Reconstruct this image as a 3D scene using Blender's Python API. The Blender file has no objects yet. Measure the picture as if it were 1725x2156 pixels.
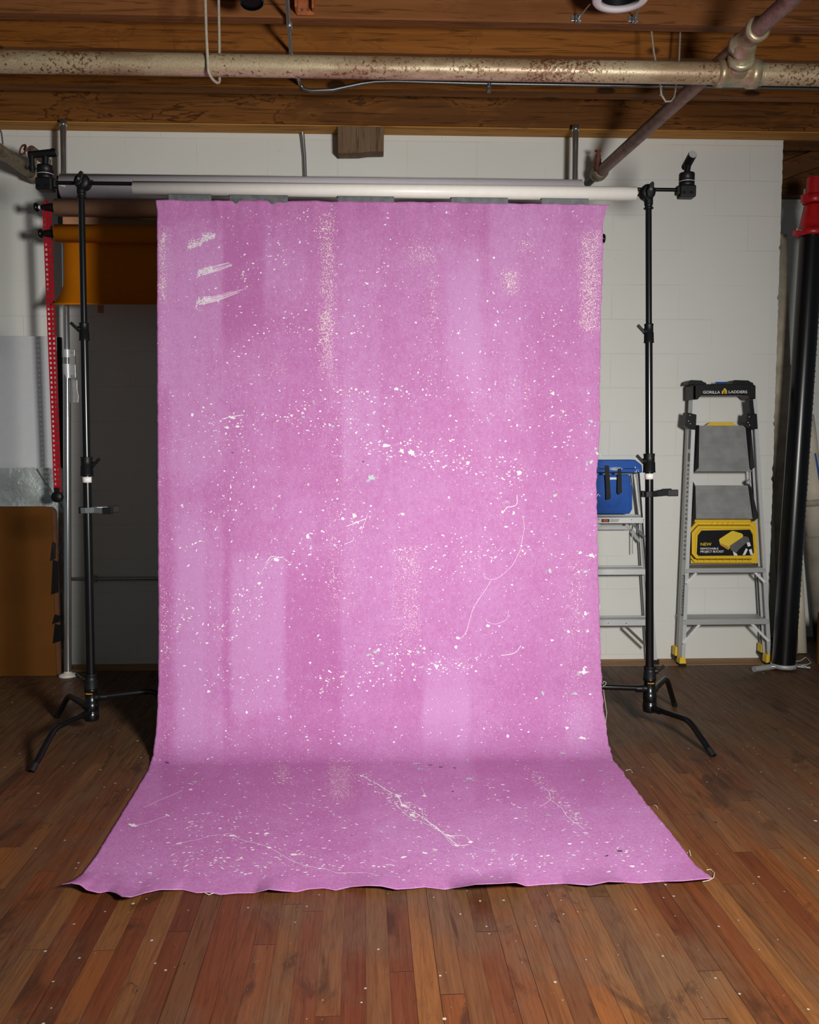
import bpy, math, random
import numpy as np
from mathutils import Vector, Matrix, Euler
random.seed(7); rng = np.random.default_rng(11)
PI = math.pi
sc = bpy.context.scene
col = sc.collection

# ------------------------------------------------------------------ camera
F = 1900.0; W, H = 1725.0, 2156.0
CAM = Vector((0, 0, 1.28))
cd = bpy.data.cameras.new('camera'); cam = bpy.data.objects.new('camera', cd); col.objects.link(cam)
cam.location = CAM
pitch = math.atan(148/F); yaw = math.atan(76/F)
cam.rotation_euler = (PI/2 - pitch, 0, -yaw)
cd.sensor_fit = 'HORIZONTAL'; cd.sensor_width = 24; cd.lens = 24*F/W
cd.clip_start = 0.05; cd.clip_end = 60
sc.camera = cam
RM = Euler(cam.rotation_euler).to_matrix(); RI = RM.transposed()
def ray(px, py): return RM @ Vector(((px-W/2)/F, -(py-H/2)/F, -1))
def P(px, py, X=None, Y=None, Z=None):
    d = ray(px, py)
    if Y is not None: t = (Y-CAM.y)/d.y
    elif Z is not None: t = (Z-CAM.z)/d.z
    else: t = (X-CAM.x)/d.x
    return CAM + d*t
def proj(p):
    q = RI @ (Vector(p)-CAM)
    return (W/2 + F*q.x/-q.z, H/2 - F*q.y/-q.z)

# ------------------------------------------------------------------ mesh builder
class MB:
    def __init__(s): s.v = []; s.f = []; s.m = []; s.s = []
    def add(s, vs, fs, mi=0, smooth=False):
        b = len(s.v); s.v += [tuple(v) for v in vs]
        for f in fs: s.f.append([i+b for i in f]); s.m.append(mi); s.s.append(smooth)
        return s
    def box(s, c, size, rot=None, mi=0):
        hx, hy, hz = [k/2 for k in size]; c = Vector(c)
        vs = [Vector((x, y, z)) for x in (-hx, hx) for y in (-hy, hy) for z in (-hz, hz)]
        if rot is not None: vs = [rot @ v for v in vs]
        return s.add([c+v for v in vs], [(0,1,3,2),(4,6,7,5),(0,4,5,1),(2,3,7,6),(0,2,6,4),(1,5,7,3)], mi)
    def mm(s, x0, x1, y0, y1, z0, z1, mi=0):
        return s.box(((x0+x1)/2, (y0+y1)/2, (z0+z1)/2), (abs(x1-x0), abs(y1-y0), abs(z1-z0)), None, mi)
    def bar(s, a, b, w, d, up=(0,1,0), mi=0):           # rectangular bar a->b; d measured along up, w across
        a = Vector(a); b = Vector(b); t = (b-a).normalized(); u = Vector(up); u = (u-t*u.dot(t)).normalized(); n = t.cross(u)
        vs = []
        for p in (a, b):
            for sx, sy in ((-1,-1),(1,-1),(1,1),(-1,1)): vs.append(p+n*(sx*w/2)+u*(sy*d/2))
        return s.add(vs, [(3,2,1,0),(4,5,6,7),(0,1,5,4),(1,2,6,5),(2,3,7,6),(3,0,4,7)], mi)
    def cyl(s, a, b, r, r2=None, n=24, mi=0, cap=True):
        a = Vector(a); b = Vector(b); r2 = r if r2 is None else r2
        t = (b-a).normalized(); u = t.orthogonal().normalized(); w = t.cross(u)
        vs = [p + (u*math.cos(2*PI*i/n)+w*math.sin(2*PI*i/n))*q for p, q in ((a, r), (b, r2)) for i in range(n)]
        s.add(vs, [(i, (i+1) % n, n+(i+1) % n, n+i) for i in range(n)], mi, True)
        if cap: s.add(vs[:n], [tuple(range(n))[::-1]], mi); s.add(vs[n:], [tuple(range(n))], mi)
        return s
    def lathe(s, a, axis, prof, n=28, mi=0):            # prof: (along axis, radius)
        a = Vector(a); t = Vector(axis).normalized(); u = t.orthogonal().normalized(); w = t.cross(u); m = len(prof)
        vs = [a+t*h+(u*math.cos(2*PI*i/n)+w*math.sin(2*PI*i/n))*max(r, 1e-5) for h, r in prof for i in range(n)]
        return s.add(vs, [(j*n+i, j*n+(i+1) % n, (j+1)*n+(i+1) % n, (j+1)*n+i) for j in range(m-1) for i in range(n)], mi, True)
    def pipe(s, a, b, ro, ri, n=32, mi=0):              # open tube with wall thickness
        L = (Vector(b)-Vector(a)).length
        return s.lathe(a, Vector(b)-Vector(a), [(0, ri), (0, ro), (L, ro), (L, ri), (0, ri)], n, mi)
    def path(s, pts, r, n=10, mi=0, cap=True):
        pts = [Vector(p) for p in pts]; m = len(pts); vs = []; u = None
        for i, p in enumerate(pts):
            t = (pts[min(i+1, m-1)]-pts[max(i-1, 0)]).normalized()
            u = t.orthogonal().normalized() if u is None else (u-t*u.dot(t)).normalized()
            w = t.cross(u); rr = r[i] if isinstance(r, (list, tuple)) else r
            vs += [p+(u*math.cos(2*PI*k/n)+w*math.sin(2*PI*k/n))*rr for k in range(n)]
        s.add(vs, [(j*n+k, j*n+(k+1) % n, (j+1)*n+(k+1) % n, (j+1)*n+k) for j in range(m-1) for k in range(n)], mi, True)
        if cap: s.add(vs[:n], [tuple(range(n))[::-1]], mi); s.add(vs[-n:], [tuple(range(n))], mi)
        return s
    def ball(s, c, r, n=16, sc3=(1,1,1), mi=0):
        c = Vector(c); m = n//2; vs = []
        for j in range(m+1):
            th = PI*j/m
            for i in range(n):
                vs.append(c+Vector((math.sin(th)*math.cos(2*PI*i/n)*r*sc3[0], math.sin(th)*math.sin(2*PI*i/n)*r*sc3[1], math.cos(th)*r*sc3[2])))
        return s.add(vs, [(j*n+i, (j+1)*n+i, (j+1)*n+(i+1) % n, j*n+(i+1) % n) for j in range(m) for i in range(n)], mi, True)
    def prism(s, poly, ext, mi=0):                      # polygon of 3D points extruded by vector
        e = Vector(ext); n = len(poly); a = [Vector(p) for p in poly]; vs = a+[p+e for p in a]
        return s.add(vs, [tuple(range(n)), tuple(range(n, 2*n))[::-1]]+[(i, n+i, n+(i+1) % n, (i+1) % n) for i in range(n)], mi)
    def ring(s, outer, inner, ext, mi=0):               # polygon frame
        e = Vector(ext); n = len(outer); o = [Vector(p) for p in outer]; q = [Vector(p) for p in inner]
        vs = o+q+[p+e for p in o]+[p+e for p in q]; fs = []
        for i in range(n):
            j = (i+1) % n
            fs += [(i, j, n+j, n+i), (2*n+i, 3*n+i, 3*n+j, 2*n+j), (i, 2*n+i, 2*n+j, j), (n+i, n+j, 3*n+j, 3*n+i)]
        return s.add(vs, fs, mi)

ORI = {}
def link_mesh(name, mb, mats, origin=(0,0,0), bevel=0, fixn=True):
    o3 = Vector(origin)
    me = bpy.data.meshes.new(name)
    me.from_pydata([Vector(v)-o3 for v in mb.v], [], mb.f)
    mats = mats if isinstance(mats, (list, tuple)) else [mats]
    for m in mats: me.materials.append(m)
    me.polygons.foreach_set('material_index', mb.m); me.polygons.foreach_set('use_smooth', mb.s)
    if fixn:
        import bmesh
        b = bmesh.new(); b.from_mesh(me); bmesh.ops.recalc_face_normals(b, faces=b.faces); b.to_mesh(me); b.free()
    me.update()
    o = bpy.data.objects.new(name, me); col.objects.link(o)
    if bevel:
        md = o.modifiers.new('bevel', 'BEVEL'); md.width = bevel; md.segments = 2; md.limit_method = 'ANGLE'; md.angle_limit = 0.7
    return o
def tag(o, label=None, cat=None, group=None, kind=None):
    if label: o['label'] = label
    if cat: o['category'] = cat
    if group: o['group'] = group
    if kind: o['kind'] = kind
    return o
def thing(name, label, cat, loc, group=None):
    o = bpy.data.objects.new(name, None); col.objects.link(o); o.location = loc; o.empty_display_size = .05
    ORI[o.name] = Vector(loc); return tag(o, label, cat, group)
def part(name, mb, mats, parent, bevel=0, label=None, fixn=True):
    org = ORI[parent.name]
    o = link_mesh(name, mb, mats, org, bevel, fixn); o.parent = parent; ORI[o.name] = org
    if label: o['label'] = label
    return o
def solo(name, mb, mats, label, cat, group=None, bevel=0, origin=None):
    c = origin if origin is not None else Vector([sum(v[k] for v in mb.v)/len(mb.v) for k in range(3)])
    o = link_mesh(name, mb, mats, c, bevel); o.location = c; ORI[o.name] = Vector(c)
    return tag(o, label, cat, group)
def struct(name, mb, mats, label, cat, bevel=0):
    o = link_mesh(name, mb, mats, (0,0,0), bevel); return tag(o, label, cat, None, 'structure')
def text(name, s, loc, size, mat, parent, rot=(PI/2,0,0), width=None, ext=.0004, align='LEFT', bold=0):
    cu = bpy.data.curves.new(name, 'FONT'); cu.body = s; cu.size = size; cu.extrude = ext; cu.align_x = align; cu.align_y = 'BOTTOM_BASELINE'; cu.offset = bold
    t = bpy.data.objects.new(name+'_tmp', cu); col.objects.link(t)
    dg = bpy.context.evaluated_depsgraph_get(); dg.update()
    me = bpy.data.meshes.new_from_object(t.evaluated_get(dg))
    bpy.data.objects.remove(t)
    xs = [v.co.x for v in me.vertices]
    k = 1 if not width else width/(max(xs)-min(xs))
    M = Matrix.Translation(Vector(loc)-ORI[parent.name]) @ Euler(rot).to_matrix().to_4x4() @ Matrix.Diagonal((k, 1, 1, 1))
    me.transform(M); me.materials.clear(); me.materials.append(mat)
    o = bpy.data.objects.new(name, me); col.objects.link(o); o.parent = parent; ORI[o.name] = ORI[parent.name]
    return o

# ------------------------------------------------------------------ materials
def lin(c):
    if isinstance(c, str): c = [int(c[i:i+2], 16)/255 for i in (0, 2, 4)]
    return tuple((x/12.92 if x <= .04045 else ((x+.055)/1.055)**2.4) for x in c)+(1,)
class NT:
    def __init__(s, name):
        s.m = bpy.data.materials.new(name); s.m.use_nodes = True; s.t = s.m.node_tree
        s.b = s.t.nodes['Principled BSDF']; s.o = s.t.nodes['Material Output']
    def n(s, typ, **kw):
        nd = s.t.nodes.new(typ)
        for k, v in kw.items():
            if k in nd.inputs.keys() and not hasattr(nd, k): nd.inputs[k].default_value = v
            else: setattr(nd, k, v)
        return nd
    def l(s, a, b): s.t.links.new(a, b)
    def val(s, x, sock):
        if isinstance(x, (int, float)): sock.default_value = x
        elif isinstance(x, tuple): sock.default_value = x
        else: s.l(x, sock)
    def math(s, op, a, b=0, c=None, clamp=False):
        nd = s.t.nodes.new('ShaderNodeMath'); nd.operation = op; nd.use_clamp = clamp
        s.val(a, nd.inputs[0]); s.val(b, nd.inputs[1])
        if c is not None: s.val(c, nd.inputs[2])
        return nd.outputs[0]
    def coord(s, kind='Object', scale=(1,1,1), rot=(0,0,0), loc=(0,0,0)):
        tc = s.t.nodes.new('ShaderNodeTexCoord'); mp = s.t.nodes.new('ShaderNodeMapping')
        mp.inputs['Scale'].default_value = scale; mp.inputs['Rotation'].default_value = rot; mp.inputs['Location'].default_value = loc
        s.l(tc.outputs[kind], mp.inputs[0]); return mp.outputs[0]
    def noise(s, vec, scale, detail=4, rough=.55, dist=0):
        nd = s.t.nodes.new('ShaderNodeTexNoise'); nd.inputs['Scale'].default_value = scale; nd.inputs['Detail'].default_value = detail
        nd.inputs['Roughness'].default_value = rough; nd.inputs['Distortion'].default_value = dist
        if vec is not None: s.l(vec, nd.inputs['Vector'])
        return nd.outputs['Fac']
    def ramp(s, x, stops):
        nd = s.t.nodes.new('ShaderNodeValToRGB'); e = nd.color_ramp.elements
        while len(e) < len(stops): e.new(.5)
        for k, (p, c) in enumerate(stops): e[k].position = p; e[k].color = c if len(c) == 4 else c+(1,)
        s.l(x, nd.inputs[0]); return nd.outputs[0]
    def step(s, x, lo, hi):
        nd = s.t.nodes.new('ShaderNodeMapRange'); nd.interpolation_type = 'SMOOTHSTEP'
        s.val(x, nd.inputs[0]); s.val(lo, nd.inputs[1]); s.val(hi, nd.inputs[2]); return nd.outputs[0]
    def mix(s, f, a, b, mode='MIX'):
        nd = s.t.nodes.new('ShaderNodeMix'); nd.data_type = 'RGBA'; nd.blend_type = mode
        s.val(f, nd.inputs[0]); s.val(a, nd.inputs[6]); s.val(b, nd.inputs[7]); return nd.outputs[2]
    def bump(s, h, strength=.3, dist=.01):
        nd = s.t.nodes.new('ShaderNodeBump'); nd.inputs['Strength'].default_value = strength; nd.inputs['Distance'].default_value = dist
        s.l(h, nd.inputs['Height']); s.l(nd.outputs[0], s.b.inputs['Normal'])
    def set(s, **kw):
        mp = {'color': 'Base Color', 'rough': 'Roughness', 'metal': 'Metallic', 'spec': 'Specular IOR Level', 'coat': 'Coat Weight'}
        for k, v in kw.items(): s.val(v, s.b.inputs[mp[k]])
        return s
def plain(name, c, rough=.5, metal=0, spec=.5, var=.12, scale=30, bump=0):
    m = NT(name); c = lin(c) if isinstance(c, str) else tuple(c)+(1,)
    f = m.noise(m.coord(), scale, 5)
    d = tuple(x*(1-var) for x in c[:3])+(1,); e = tuple(min(1, x*(1+var)) for x in c[:3])+(1,)
    m.set(color=m.ramp(f, [(.3, d), (.7, e)]), rough=rough, metal=metal, spec=spec)
    if bump: m.bump(f, bump, .002)
    return m.m

def mat_wall():
    m = NT('painted_block'); v = m.coord()
    sx = m.n('ShaderNodeSeparateXYZ'); m.l(v, sx.inputs[0])
    z0 = P(1450, 379, Y=5.18).z; x0 = P(1574, 560, Y=5.18).x
    zz = m.math('DIVIDE', m.math('SUBTRACT', sx.outputs[2], z0), .1950)
    row = m.math('FLOOR', zz); par = m.math('ABSOLUTE', m.math('MODULO', row, 2))
    xx = m.math('DIVIDE', m.math('ADD', m.math('SUBTRACT', sx.outputs[0], x0), m.math('MULTIPLY', par, .195)), .39)
    fz = m.math('ABSOLUTE', m.math('SUBTRACT', m.math('FRACT', zz), .5)); fx = m.math('ABSOLUTE', m.math('SUBTRACT', m.math('FRACT', xx), .5))
    wob = m.math('MULTIPLY', m.math('SUBTRACT', m.noise(v, 6, 3), .5), .02)
    gz = m.step(m.math('ADD', fz, wob), .482, .498); gx = m.step(m.math('ADD', fx, m.math('MULTIPLY', wob, .5)), .4915, .4995)
    g = m.math('MAXIMUM', gz, m.math('MULTIPLY', gx, .75))
    g = m.math('MULTIPLY', g, m.step(m.noise(v, 2.2, 2), .36, .58))
    n1 = m.noise(v, 1.6, 4); n2 = m.noise(v, 90, 3); n3 = m.noise(v, 9, 6)
    c = m.ramp(n1, [(.3, lin((.855, .855, .83))), (.7, lin((.875, .875, .85)))])
    c = m.mix(m.math('MULTIPLY', g, .16), c, lin((.70, .68, .64)))
    chip = m.step(m.noise(m.coord(scale=(1, 1, 2.2)), 7, 8, .7), .705, .73)
    c = m.mix(m.math('MULTIPLY', chip, .55), c, lin((.50, .47, .42)))
    m.set(color=c, rough=.62, spec=.35)
    h = m.math('ADD', m.math('MULTIPLY', g, -1.0), m.math('ADD', m.math('MULTIPLY', n2, .12), m.math('MULTIPLY', n3, .3)))
    m.bump(h, .34, .006); return m.m

def mat_floor():
    m = NT('oak_strip'); ang = math.radians(-.6)
    v = m.coord(rot=(0, 0, ang)); sx = m.n('ShaderNodeSeparateXYZ'); m.l(v, sx.inputs[0])
    w = .0575
    bx = m.math('DIVIDE', sx.outputs[0], w); ix = m.math('FLOOR', bx); fx = m.math('FRACT', bx)
    wn = m.n('ShaderNodeTexWhiteNoise', noise_dimensions='1D'); m.l(ix, wn.inputs['W'])
    by = m.math('ADD', m.math('DIVIDE', sx.outputs[1], m.math('ADD', .9, m.math('MULTIPLY', wn.outputs['Value'], 1.1))), m.math('MULTIPLY', wn.outputs['Value'], 13.7)); iy = m.math('FLOOR', by); fy = m.math('FRACT', by)
    cb = m.n('ShaderNodeCombineXYZ'); m.l(ix, cb.inputs[0]); m.l(iy, cb.inputs[1])
    wn2 = m.n('ShaderNodeTexWhiteNoise', noise_dimensions='3D'); m.l(cb.outputs[0], wn2.inputs['Vector'])
    pid = wn2.outputs['Value']
    base = m.ramp(pid, [(0, (.085, .022, .008)), (.14, (.165, .056, .018)), (.28, (.115, .030, .010)), (.44, (.185, .074, .024)), (.58, (.115, .046, .018)), (.72, (.150, .040, .012)), (.86, (.225, .085, .022)), (1, (.145, .062, .023))])
    off = m.n('ShaderNodeVectorMath', operation='SCALE'); m.l(wn2.outputs['Color'], off.inputs[0]); off.inputs['Scale'].default_value = 20
    va = m.n('ShaderNodeVectorMath', operation='ADD'); m.l(v, va.inputs[0]); m.l(off.outputs[0], va.inputs[1])
    def st(sc_):
        n_ = m.n('ShaderNodeMapping'); n_.inputs['Scale'].default_value = sc_; m.l(va.outputs[0], n_.inputs[0]); return n_.outputs[0]
    gr = m.noise(st((46, 2.2, 1)), 1, 7, .66, 1.6); pore = m.noise(st((420, 13, 1)), 1, 3, .6, .3)
    c = m.mix(m.math('MULTIPLY', m.step(gr, .42, .70), .62), base, m.mix(1, base, (.46, .40, .36, 1), 'MULTIPLY'))
    c = m.mix(m.math('MULTIPLY', m.step(gr, .45, .28), .35), c, m.mix(1, base, (1.5, 1.55, 1.6, 1), 'MULTIPLY'))
    c = m.mix(m.math('MULTIPLY', m.step(pore, .55, .66), .45), c, m.mix(1, c, (.5, .45, .42, 1), 'MULTIPLY'))
    wear = m.noise(m.coord(scale=(1, .7, 1), loc=(2, 1, 0)), 2.1, 7, .66)          # worn, grey-brown traffic patches
    c = m.mix(m.math('MULTIPLY', m.step(wear, .46, .64), .6), c, m.mix(m.step(pore, .35, .65), (.135, .082, .046, 1), (.085, .048, .027, 1)))
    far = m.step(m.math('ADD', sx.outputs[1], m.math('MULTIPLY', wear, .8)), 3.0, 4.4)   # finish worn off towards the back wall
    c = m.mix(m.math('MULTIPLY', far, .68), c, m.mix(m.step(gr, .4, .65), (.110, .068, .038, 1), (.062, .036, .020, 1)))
    blot = m.noise(st((2.2, .55, 1)), 4, 6, .62, .8)
    c = m.mix(m.math('MULTIPLY', m.step(blot, .58, .70), .75), c, (.040, .017, .009, 1))
    big = m.noise(m.coord(scale=(1.6, .9, 1), loc=(7, 2, 0)), 2.6, 7, .68, .6)
    c = m.mix(m.math('MULTIPLY', m.step(big, .57, .66), .6), c, (.034, .018, .011, 1))
    scr = m.noise(m.coord(scale=(4, 30, 1), rot=(0, 0, .5)), 2.3, 8, .75, 1)
    c = m.mix(m.math('MULTIPLY', m.step(scr, .66, .71), .40), c, (.24, .165, .115, 1))
    scuff = m.step(m.noise(m.coord(scale=(3, 7, 1)), 3.1, 9, .75, 1), .675, .72)
    c = m.mix(m.math('MULTIPLY', scuff, .45), c, (.30, .22, .17, 1))
    dark = m.step(m.noise(m.coord(scale=(7, 4, 1), loc=(3, 5, 0)), 2.3, 8, .7, .5), .655, .69)
    c = m.mix(m.math('MULTIPLY', dark, .8), c, (.016, .010, .008, 1))
    ex = m.math('ABSOLUTE', m.math('SUBTRACT', fx, .5)); ey = m.math('ABSOLUTE', m.math('SUBTRACT', fy, .5))
    ex = m.math('ADD', ex, m.math('MULTIPLY', m.math('SUBTRACT', m.noise(v, 25, 3), .5), .012))
    gw = m.math('SUBTRACT', .4915, m.math('MULTIPLY', m.math('POWER', wn.outputs['Value'], 3), .026))
    gapx = m.step(ex, gw, .499); gapy = m.step(ey, .4988, .4997)
    gap = m.math('MAXIMUM', m.math('MULTIPLY', gapx, m.math('ADD', .35, m.math('MULTIPLY', wn.outputs['Value'], .65))), m.math('MULTIPLY', gapy, .75))
    c = m.mix(gap, c, (.008, .004, .002, 1))
    for sc_, th, rmax, cols in ((11.0, .86, .05, ((.62, .58, .52), (.60, .36, .50))), (31.0, .90, .12, ((.50, .46, .42), (.45, .40, .36))), (3.1, .70, .020, ((.55, .52, .48), (.60, .40, .03)))):
        vo = m.n('ShaderNodeTexVoronoi', voronoi_dimensions='2D', Scale=sc_); m.l(v, vo.inputs['Vector'])
        rc = m.n('ShaderNodeSeparateColor'); m.l(vo.outputs['Color'], rc.inputs[0])
        rad = m.math('MULTIPLY', m.math('MULTIPLY', rc.outputs[1], rc.outputs[1]), rmax)
        sp = m.math('MULTIPLY', m.math('LESS_THAN', m.math('ADD', vo.outputs['Distance'], m.math('MULTIPLY', m.math('SUBTRACT', m.noise(v, 160, 2), .5), rmax*.5)), rad), m.math('GREATER_THAN', rc.outputs[0], th))
        c = m.mix(m.math('MULTIPLY', sp, .8), c, m.ramp(rc.outputs[2], [(.55, cols[0]), (.8, cols[1])]))
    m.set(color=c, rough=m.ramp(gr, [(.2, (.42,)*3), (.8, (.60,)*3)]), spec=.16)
    h = m.math('SUBTRACT', m.math('ADD', m.math('MULTIPLY', gr, .12), m.math('MULTIPLY', pore, .06)), gap); m.bump(h, .45, .003); return m.m

def mat_wood(name, c1, c2, dark=(.03, .012, .006), axis=0, knots=True, stain=.5, rough=.6, seed=0):
    m = NT(name); s = [14, 14, 14]; s[axis] = .55
    oi = m.n('ShaderNodeObjectInfo'); ofs = m.n('ShaderNodeVectorMath', operation='SCALE'); cb = m.n('ShaderNodeCombineXYZ')
    m.l(oi.outputs['Random'], cb.inputs[0]); m.l(oi.outputs['Random'], cb.inputs[2]); m.l(cb.outputs[0], ofs.inputs[0]); ofs.inputs['Scale'].default_value = 37
    ad = m.n('ShaderNodeVectorMath', operation='ADD'); m.l(m.coord(), ad.inputs[0]); m.l(ofs.outputs[0], ad.inputs[1]); v = ad.outputs[0]
    mp = m.n('ShaderNodeMapping'); mp.inputs['Scale'].default_value = s; m.l(v, mp.inputs[0])
    g = m.noise(mp.outputs[0], 1.6, 6, .6, .8)
    c = m.ramp(g, [(.25, tuple(c1)), (.5, tuple((a+b)/2 for a, b in zip(c1, c2))), (.75, tuple(c2))])
    s2 = [26, 26, 26]; s2[axis] = 1.1
    mp2 = m.n('ShaderNodeMapping'); mp2.inputs['Scale'].default_value = s2; m.l(v, mp2.inputs[0])
    ln = m.step(m.noise(mp2.outputs[0], 2.2, 3, .5, 1.5), .55, .64)
    c = m.mix(m.math('MULTIPLY', ln, .62), c, tuple(x*.35 for x in c1)+(1,))
    if knots:
        s3 = [4.2]*3; s3[axis] = 2.4
        mp3 = m.n('ShaderNodeMapping'); mp3.inputs['Scale'].default_value = s3; m.l(v, mp3.inputs[0])
        vo = m.n('ShaderNodeTexVoronoi', Scale=1.0); m.l(mp3.outputs[0], vo.inputs['Vector'])
        k = m.math('SUBTRACT', 1, m.step(m.math('ADD', vo.outputs['Distance'], m.math('MULTIPLY', m.noise(v, 20, 2), .06)), .12, .17))
        c = m.mix(m.math('MULTIPLY', k, .85), c, tuple(dark)+(1,))
    s4 = [3.0]*3; s4[axis] = 1.0
    mp4 = m.n('ShaderNodeMapping'); mp4.inputs['Scale'].default_value = s4; m.l(v, mp4.inputs[0])
    w = m.noise(mp4.outputs[0], 1.3, 5, .6, .4)
    c = m.mix(m.math('MULTIPLY', m.step(w, .50, .60), stain*.75), c, m.mix(.6, c, tuple(dark)+(1,)))
    edge = m.math('SUBTRACT', 1, m.step(m.math('ABSOLUTE', m.math('SUBTRACT', w, .512)), .0, .012))
    c = m.mix(m.math('MULTIPLY', edge, stain*.9 if stain > .8 else stain*.45), c, tuple(dark)+(1,))
    sp = m.step(m.noise(v, 60, 2), .76, .79); c = m.mix(m.math('MULTIPLY', sp, .35), c, (.35, .24, .15, 1))
    m.set(color=c, rough=rough, spec=.10); m.bump(g, .25, .004); return m.m

def mat_pipe(name, paint, rust, lo=.52, hi=.6, scale=22, metal=.25, rough=.42):
    m = NT(name); v = m.coord(); n1 = m.noise(v, 2.2, 3); n2 = m.noise(v, scale, 8, .68); n3 = m.noise(v, 140, 3)
    p = m.ramp(n3, [(.35, tuple(x*.78 for x in paint)), (.65, tuple(paint))])
    p = m.mix(m.step(m.noise(m.coord(scale=(1,3,3)), 2.6, 5, .65), .47, .62), p, tuple(a*.45+b*.5 for a, b in zip(paint, rust))+(1,))
    f = m.step(m.math('ADD', m.math('MULTIPLY', n1, .35), m.math('MULTIPLY', n2, .65)), lo, hi)
    c = m.mix(f, p, tuple(rust)+(1,))
    m.set(color=c, rough=rough, metal=metal, spec=.6); m.bump(m.math('SUBTRACT', n3, m.math('MULTIPLY', f, 3)), .25, .002); return m.m

def mat_canvas():
    m = NT('painted_canvas'); v = m.coord()
    at = m.n('ShaderNodeAttribute', attribute_name='tone'); aw = m.n('ShaderNodeAttribute', attribute_name='wear')
    fine = m.noise(m.coord(scale=(1, 1, .75)), 150, 4, .62); mid = m.noise(v, 16, 5, .6); big = m.noise(m.coord(scale=(1.6, 1, .5)), 2.4, 4)
    t = m.math('ADD', at.outputs['Fac'], m.math('MULTIPLY', m.math('SUBTRACT', mid, .5), .7))
    t = m.math('ADD', t, m.math('MULTIPLY', m.math('SUBTRACT', big, .5), .9))
    fine2 = m.noise(m.coord(scale=(1, 1, .6)), 75, 3, .55)
    t = m.math('ADD', t, m.math('ADD', m.math('MULTIPLY', m.math('SUBTRACT', fine, .5), 1.25), m.math('MULTIPLY', m.math('SUBTRACT', fine2, .5), .95)))
    c = m.ramp(m.step(t, -.75, .75), [(0, (.405, .128, .330)), (.5, (.453, .175, .395)), (1, (.495, .236, .470))])
    dot = m.math('GREATER_THAN', m.math('ADD', m.noise(v, 260, 2, .5), m.math('MULTIPLY', aw.outputs['Fac'], .2)), .705)
    c = m.mix(m.math('MULTIPLY', dot, .85), c, (.80, .66, .66, 1))
    weave = m.n('ShaderNodeTexWave', wave_type='BANDS', bands_direction='X', Scale=420.0)
    m.l(v, weave.inputs['Vector'])
    m.set(color=c, rough=.7, spec=.25); m.bump(m.math('ADD', m.math('MULTIPLY', fine, .8), m.math('MULTIPLY', weave.outputs['Fac'], .2)), .12, .002)
    return m.m

def mat_foil():
    m = NT('crinkled_foil'); v = m.coord(); n = m.noise(v, 14, 5, .6, .6); n2 = m.noise(v, 45, 3)
    m.set(color=m.ramp(n, [(.3, (.56, .61, .60)), (.7, (.74, .79, .77))]), metal=.6, rough=.42); m.bump(m.math('ADD', n, m.math('MULTIPLY', n2, .25)), .6, .016); return m.m
def mat_alu(name='aluminium', base=.60, rough=.38, scale=(4, 4, 90), metal=.9):
    m = NT(name); n = m.noise(m.coord(scale=scale), 3, 4)
    m.set(color=m.ramp(n, [(.3, (base*.86, base*.88, base*.89)), (.7, (base, base*1.01, base*1.0))]), metal=metal, rough=rough); return m.m
def mat_ribbed():
    m = NT('ribbed_aluminium'); v = m.coord(); wv = m.n('ShaderNodeTexWave', wave_type='BANDS', bands_direction='Z', Scale=42.0); m.l(v, wv.inputs['Vector'])
    n = m.noise(v, 14, 4)
    m.set(color=m.ramp(n, [(.3, (.27, .275, .275)), (.7, (.37, .375, .37))]), metal=.3, rough=.5); m.bump(wv.outputs['Fac'], .5, .003); return m.m

M = {}
M['wall'] = mat_wall(); M['floor'] = mat_floor(); M['canvas'] = mat_canvas(); M['foil'] = mat_foil()
M['joist'] = mat_wood('old_pine', (.19, .062, .011), (.31, .115, .024), stain=.55)
M['joist_red'] = mat_wood('rough_sawn_fir', (.165, .060, .018), (.245, .095, .032), knots=False, stain=.35)
M['joist_stain'] = mat_wood('stained_pine', (.165, .060, .014), (.27, .105, .028), stain=.85)
M['plate'] = mat_wood('yellow_pine_plate', (.38, .165, .032), (.56, .27, .062), knots=False, stain=.1)
M['subfloor'] = mat_wood('dark_subfloor', (.10, .04, .015), (.17, .07, .025), stain=.4)
M['blockwood'] = mat_wood('weathered_block', (.17, .10, .06), (.26, .17, .10), axis=2, knots=False, stain=.4)
M['sill'] = mat_wood('raw_sill', (.30, .165, .080), (.42, .24, .125), knots=True, stain=.35)
M['pipe'] = mat_pipe('flaking_pipe_paint', (.46, .365, .225), (.15, .058, .022), .535, .575, 75, .3)
M['pipe_red'] = mat_pipe('primer_pipe', (.28, .17, .14), (.12, .06, .045), .46, .62, 12, .3, .5)
M['pipe_tan'] = mat_pipe('dull_pipe', (.30, .25, .17), (.12, .08, .05), .48, .64, 12, .25, .5)
M['brass'] = mat_pipe('cast_fitting', (.46, .40, .26), (.24, .11, .045), .60, .70, 14, .5, .38)
M['rust'] = plain('rusted_iron', (.16, .055, .035), .7, .3, var=.4)
M['black'] = plain('satin_black', (.004, .004, .0045), .26, .0, .5)
M['black_matte'] = plain('matte_black', (.0055, .0055, .006), .46, 0, .3)
M['blackpipe'] = plain('black_pipe_coat', (.004, .004, .0045), .27, 0, .42, scale=8)
M['rubber'] = plain('black_rubber', (.008, .008, .008), .6, 0, .3)
M['chrome'] = mat_alu('polished_chrome', .66, .16); M['alu'] = mat_alu('aluminium', .66, .42, metal=.35); M['alu_dull'] = mat_alu('dull_aluminium', .46, .5, metal=.3)
M['alu_bright'] = mat_alu('bright_aluminium', .85, .35, metal=.15); M['galv'] = mat_alu('galvanised_steel', .42, .36, (20, 20, 20)); M['ribbed'] = mat_ribbed()
M['tube'] = plain('cream_paper_tube', (.80, .76, .70), .38, 0, .4, .03)
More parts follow.
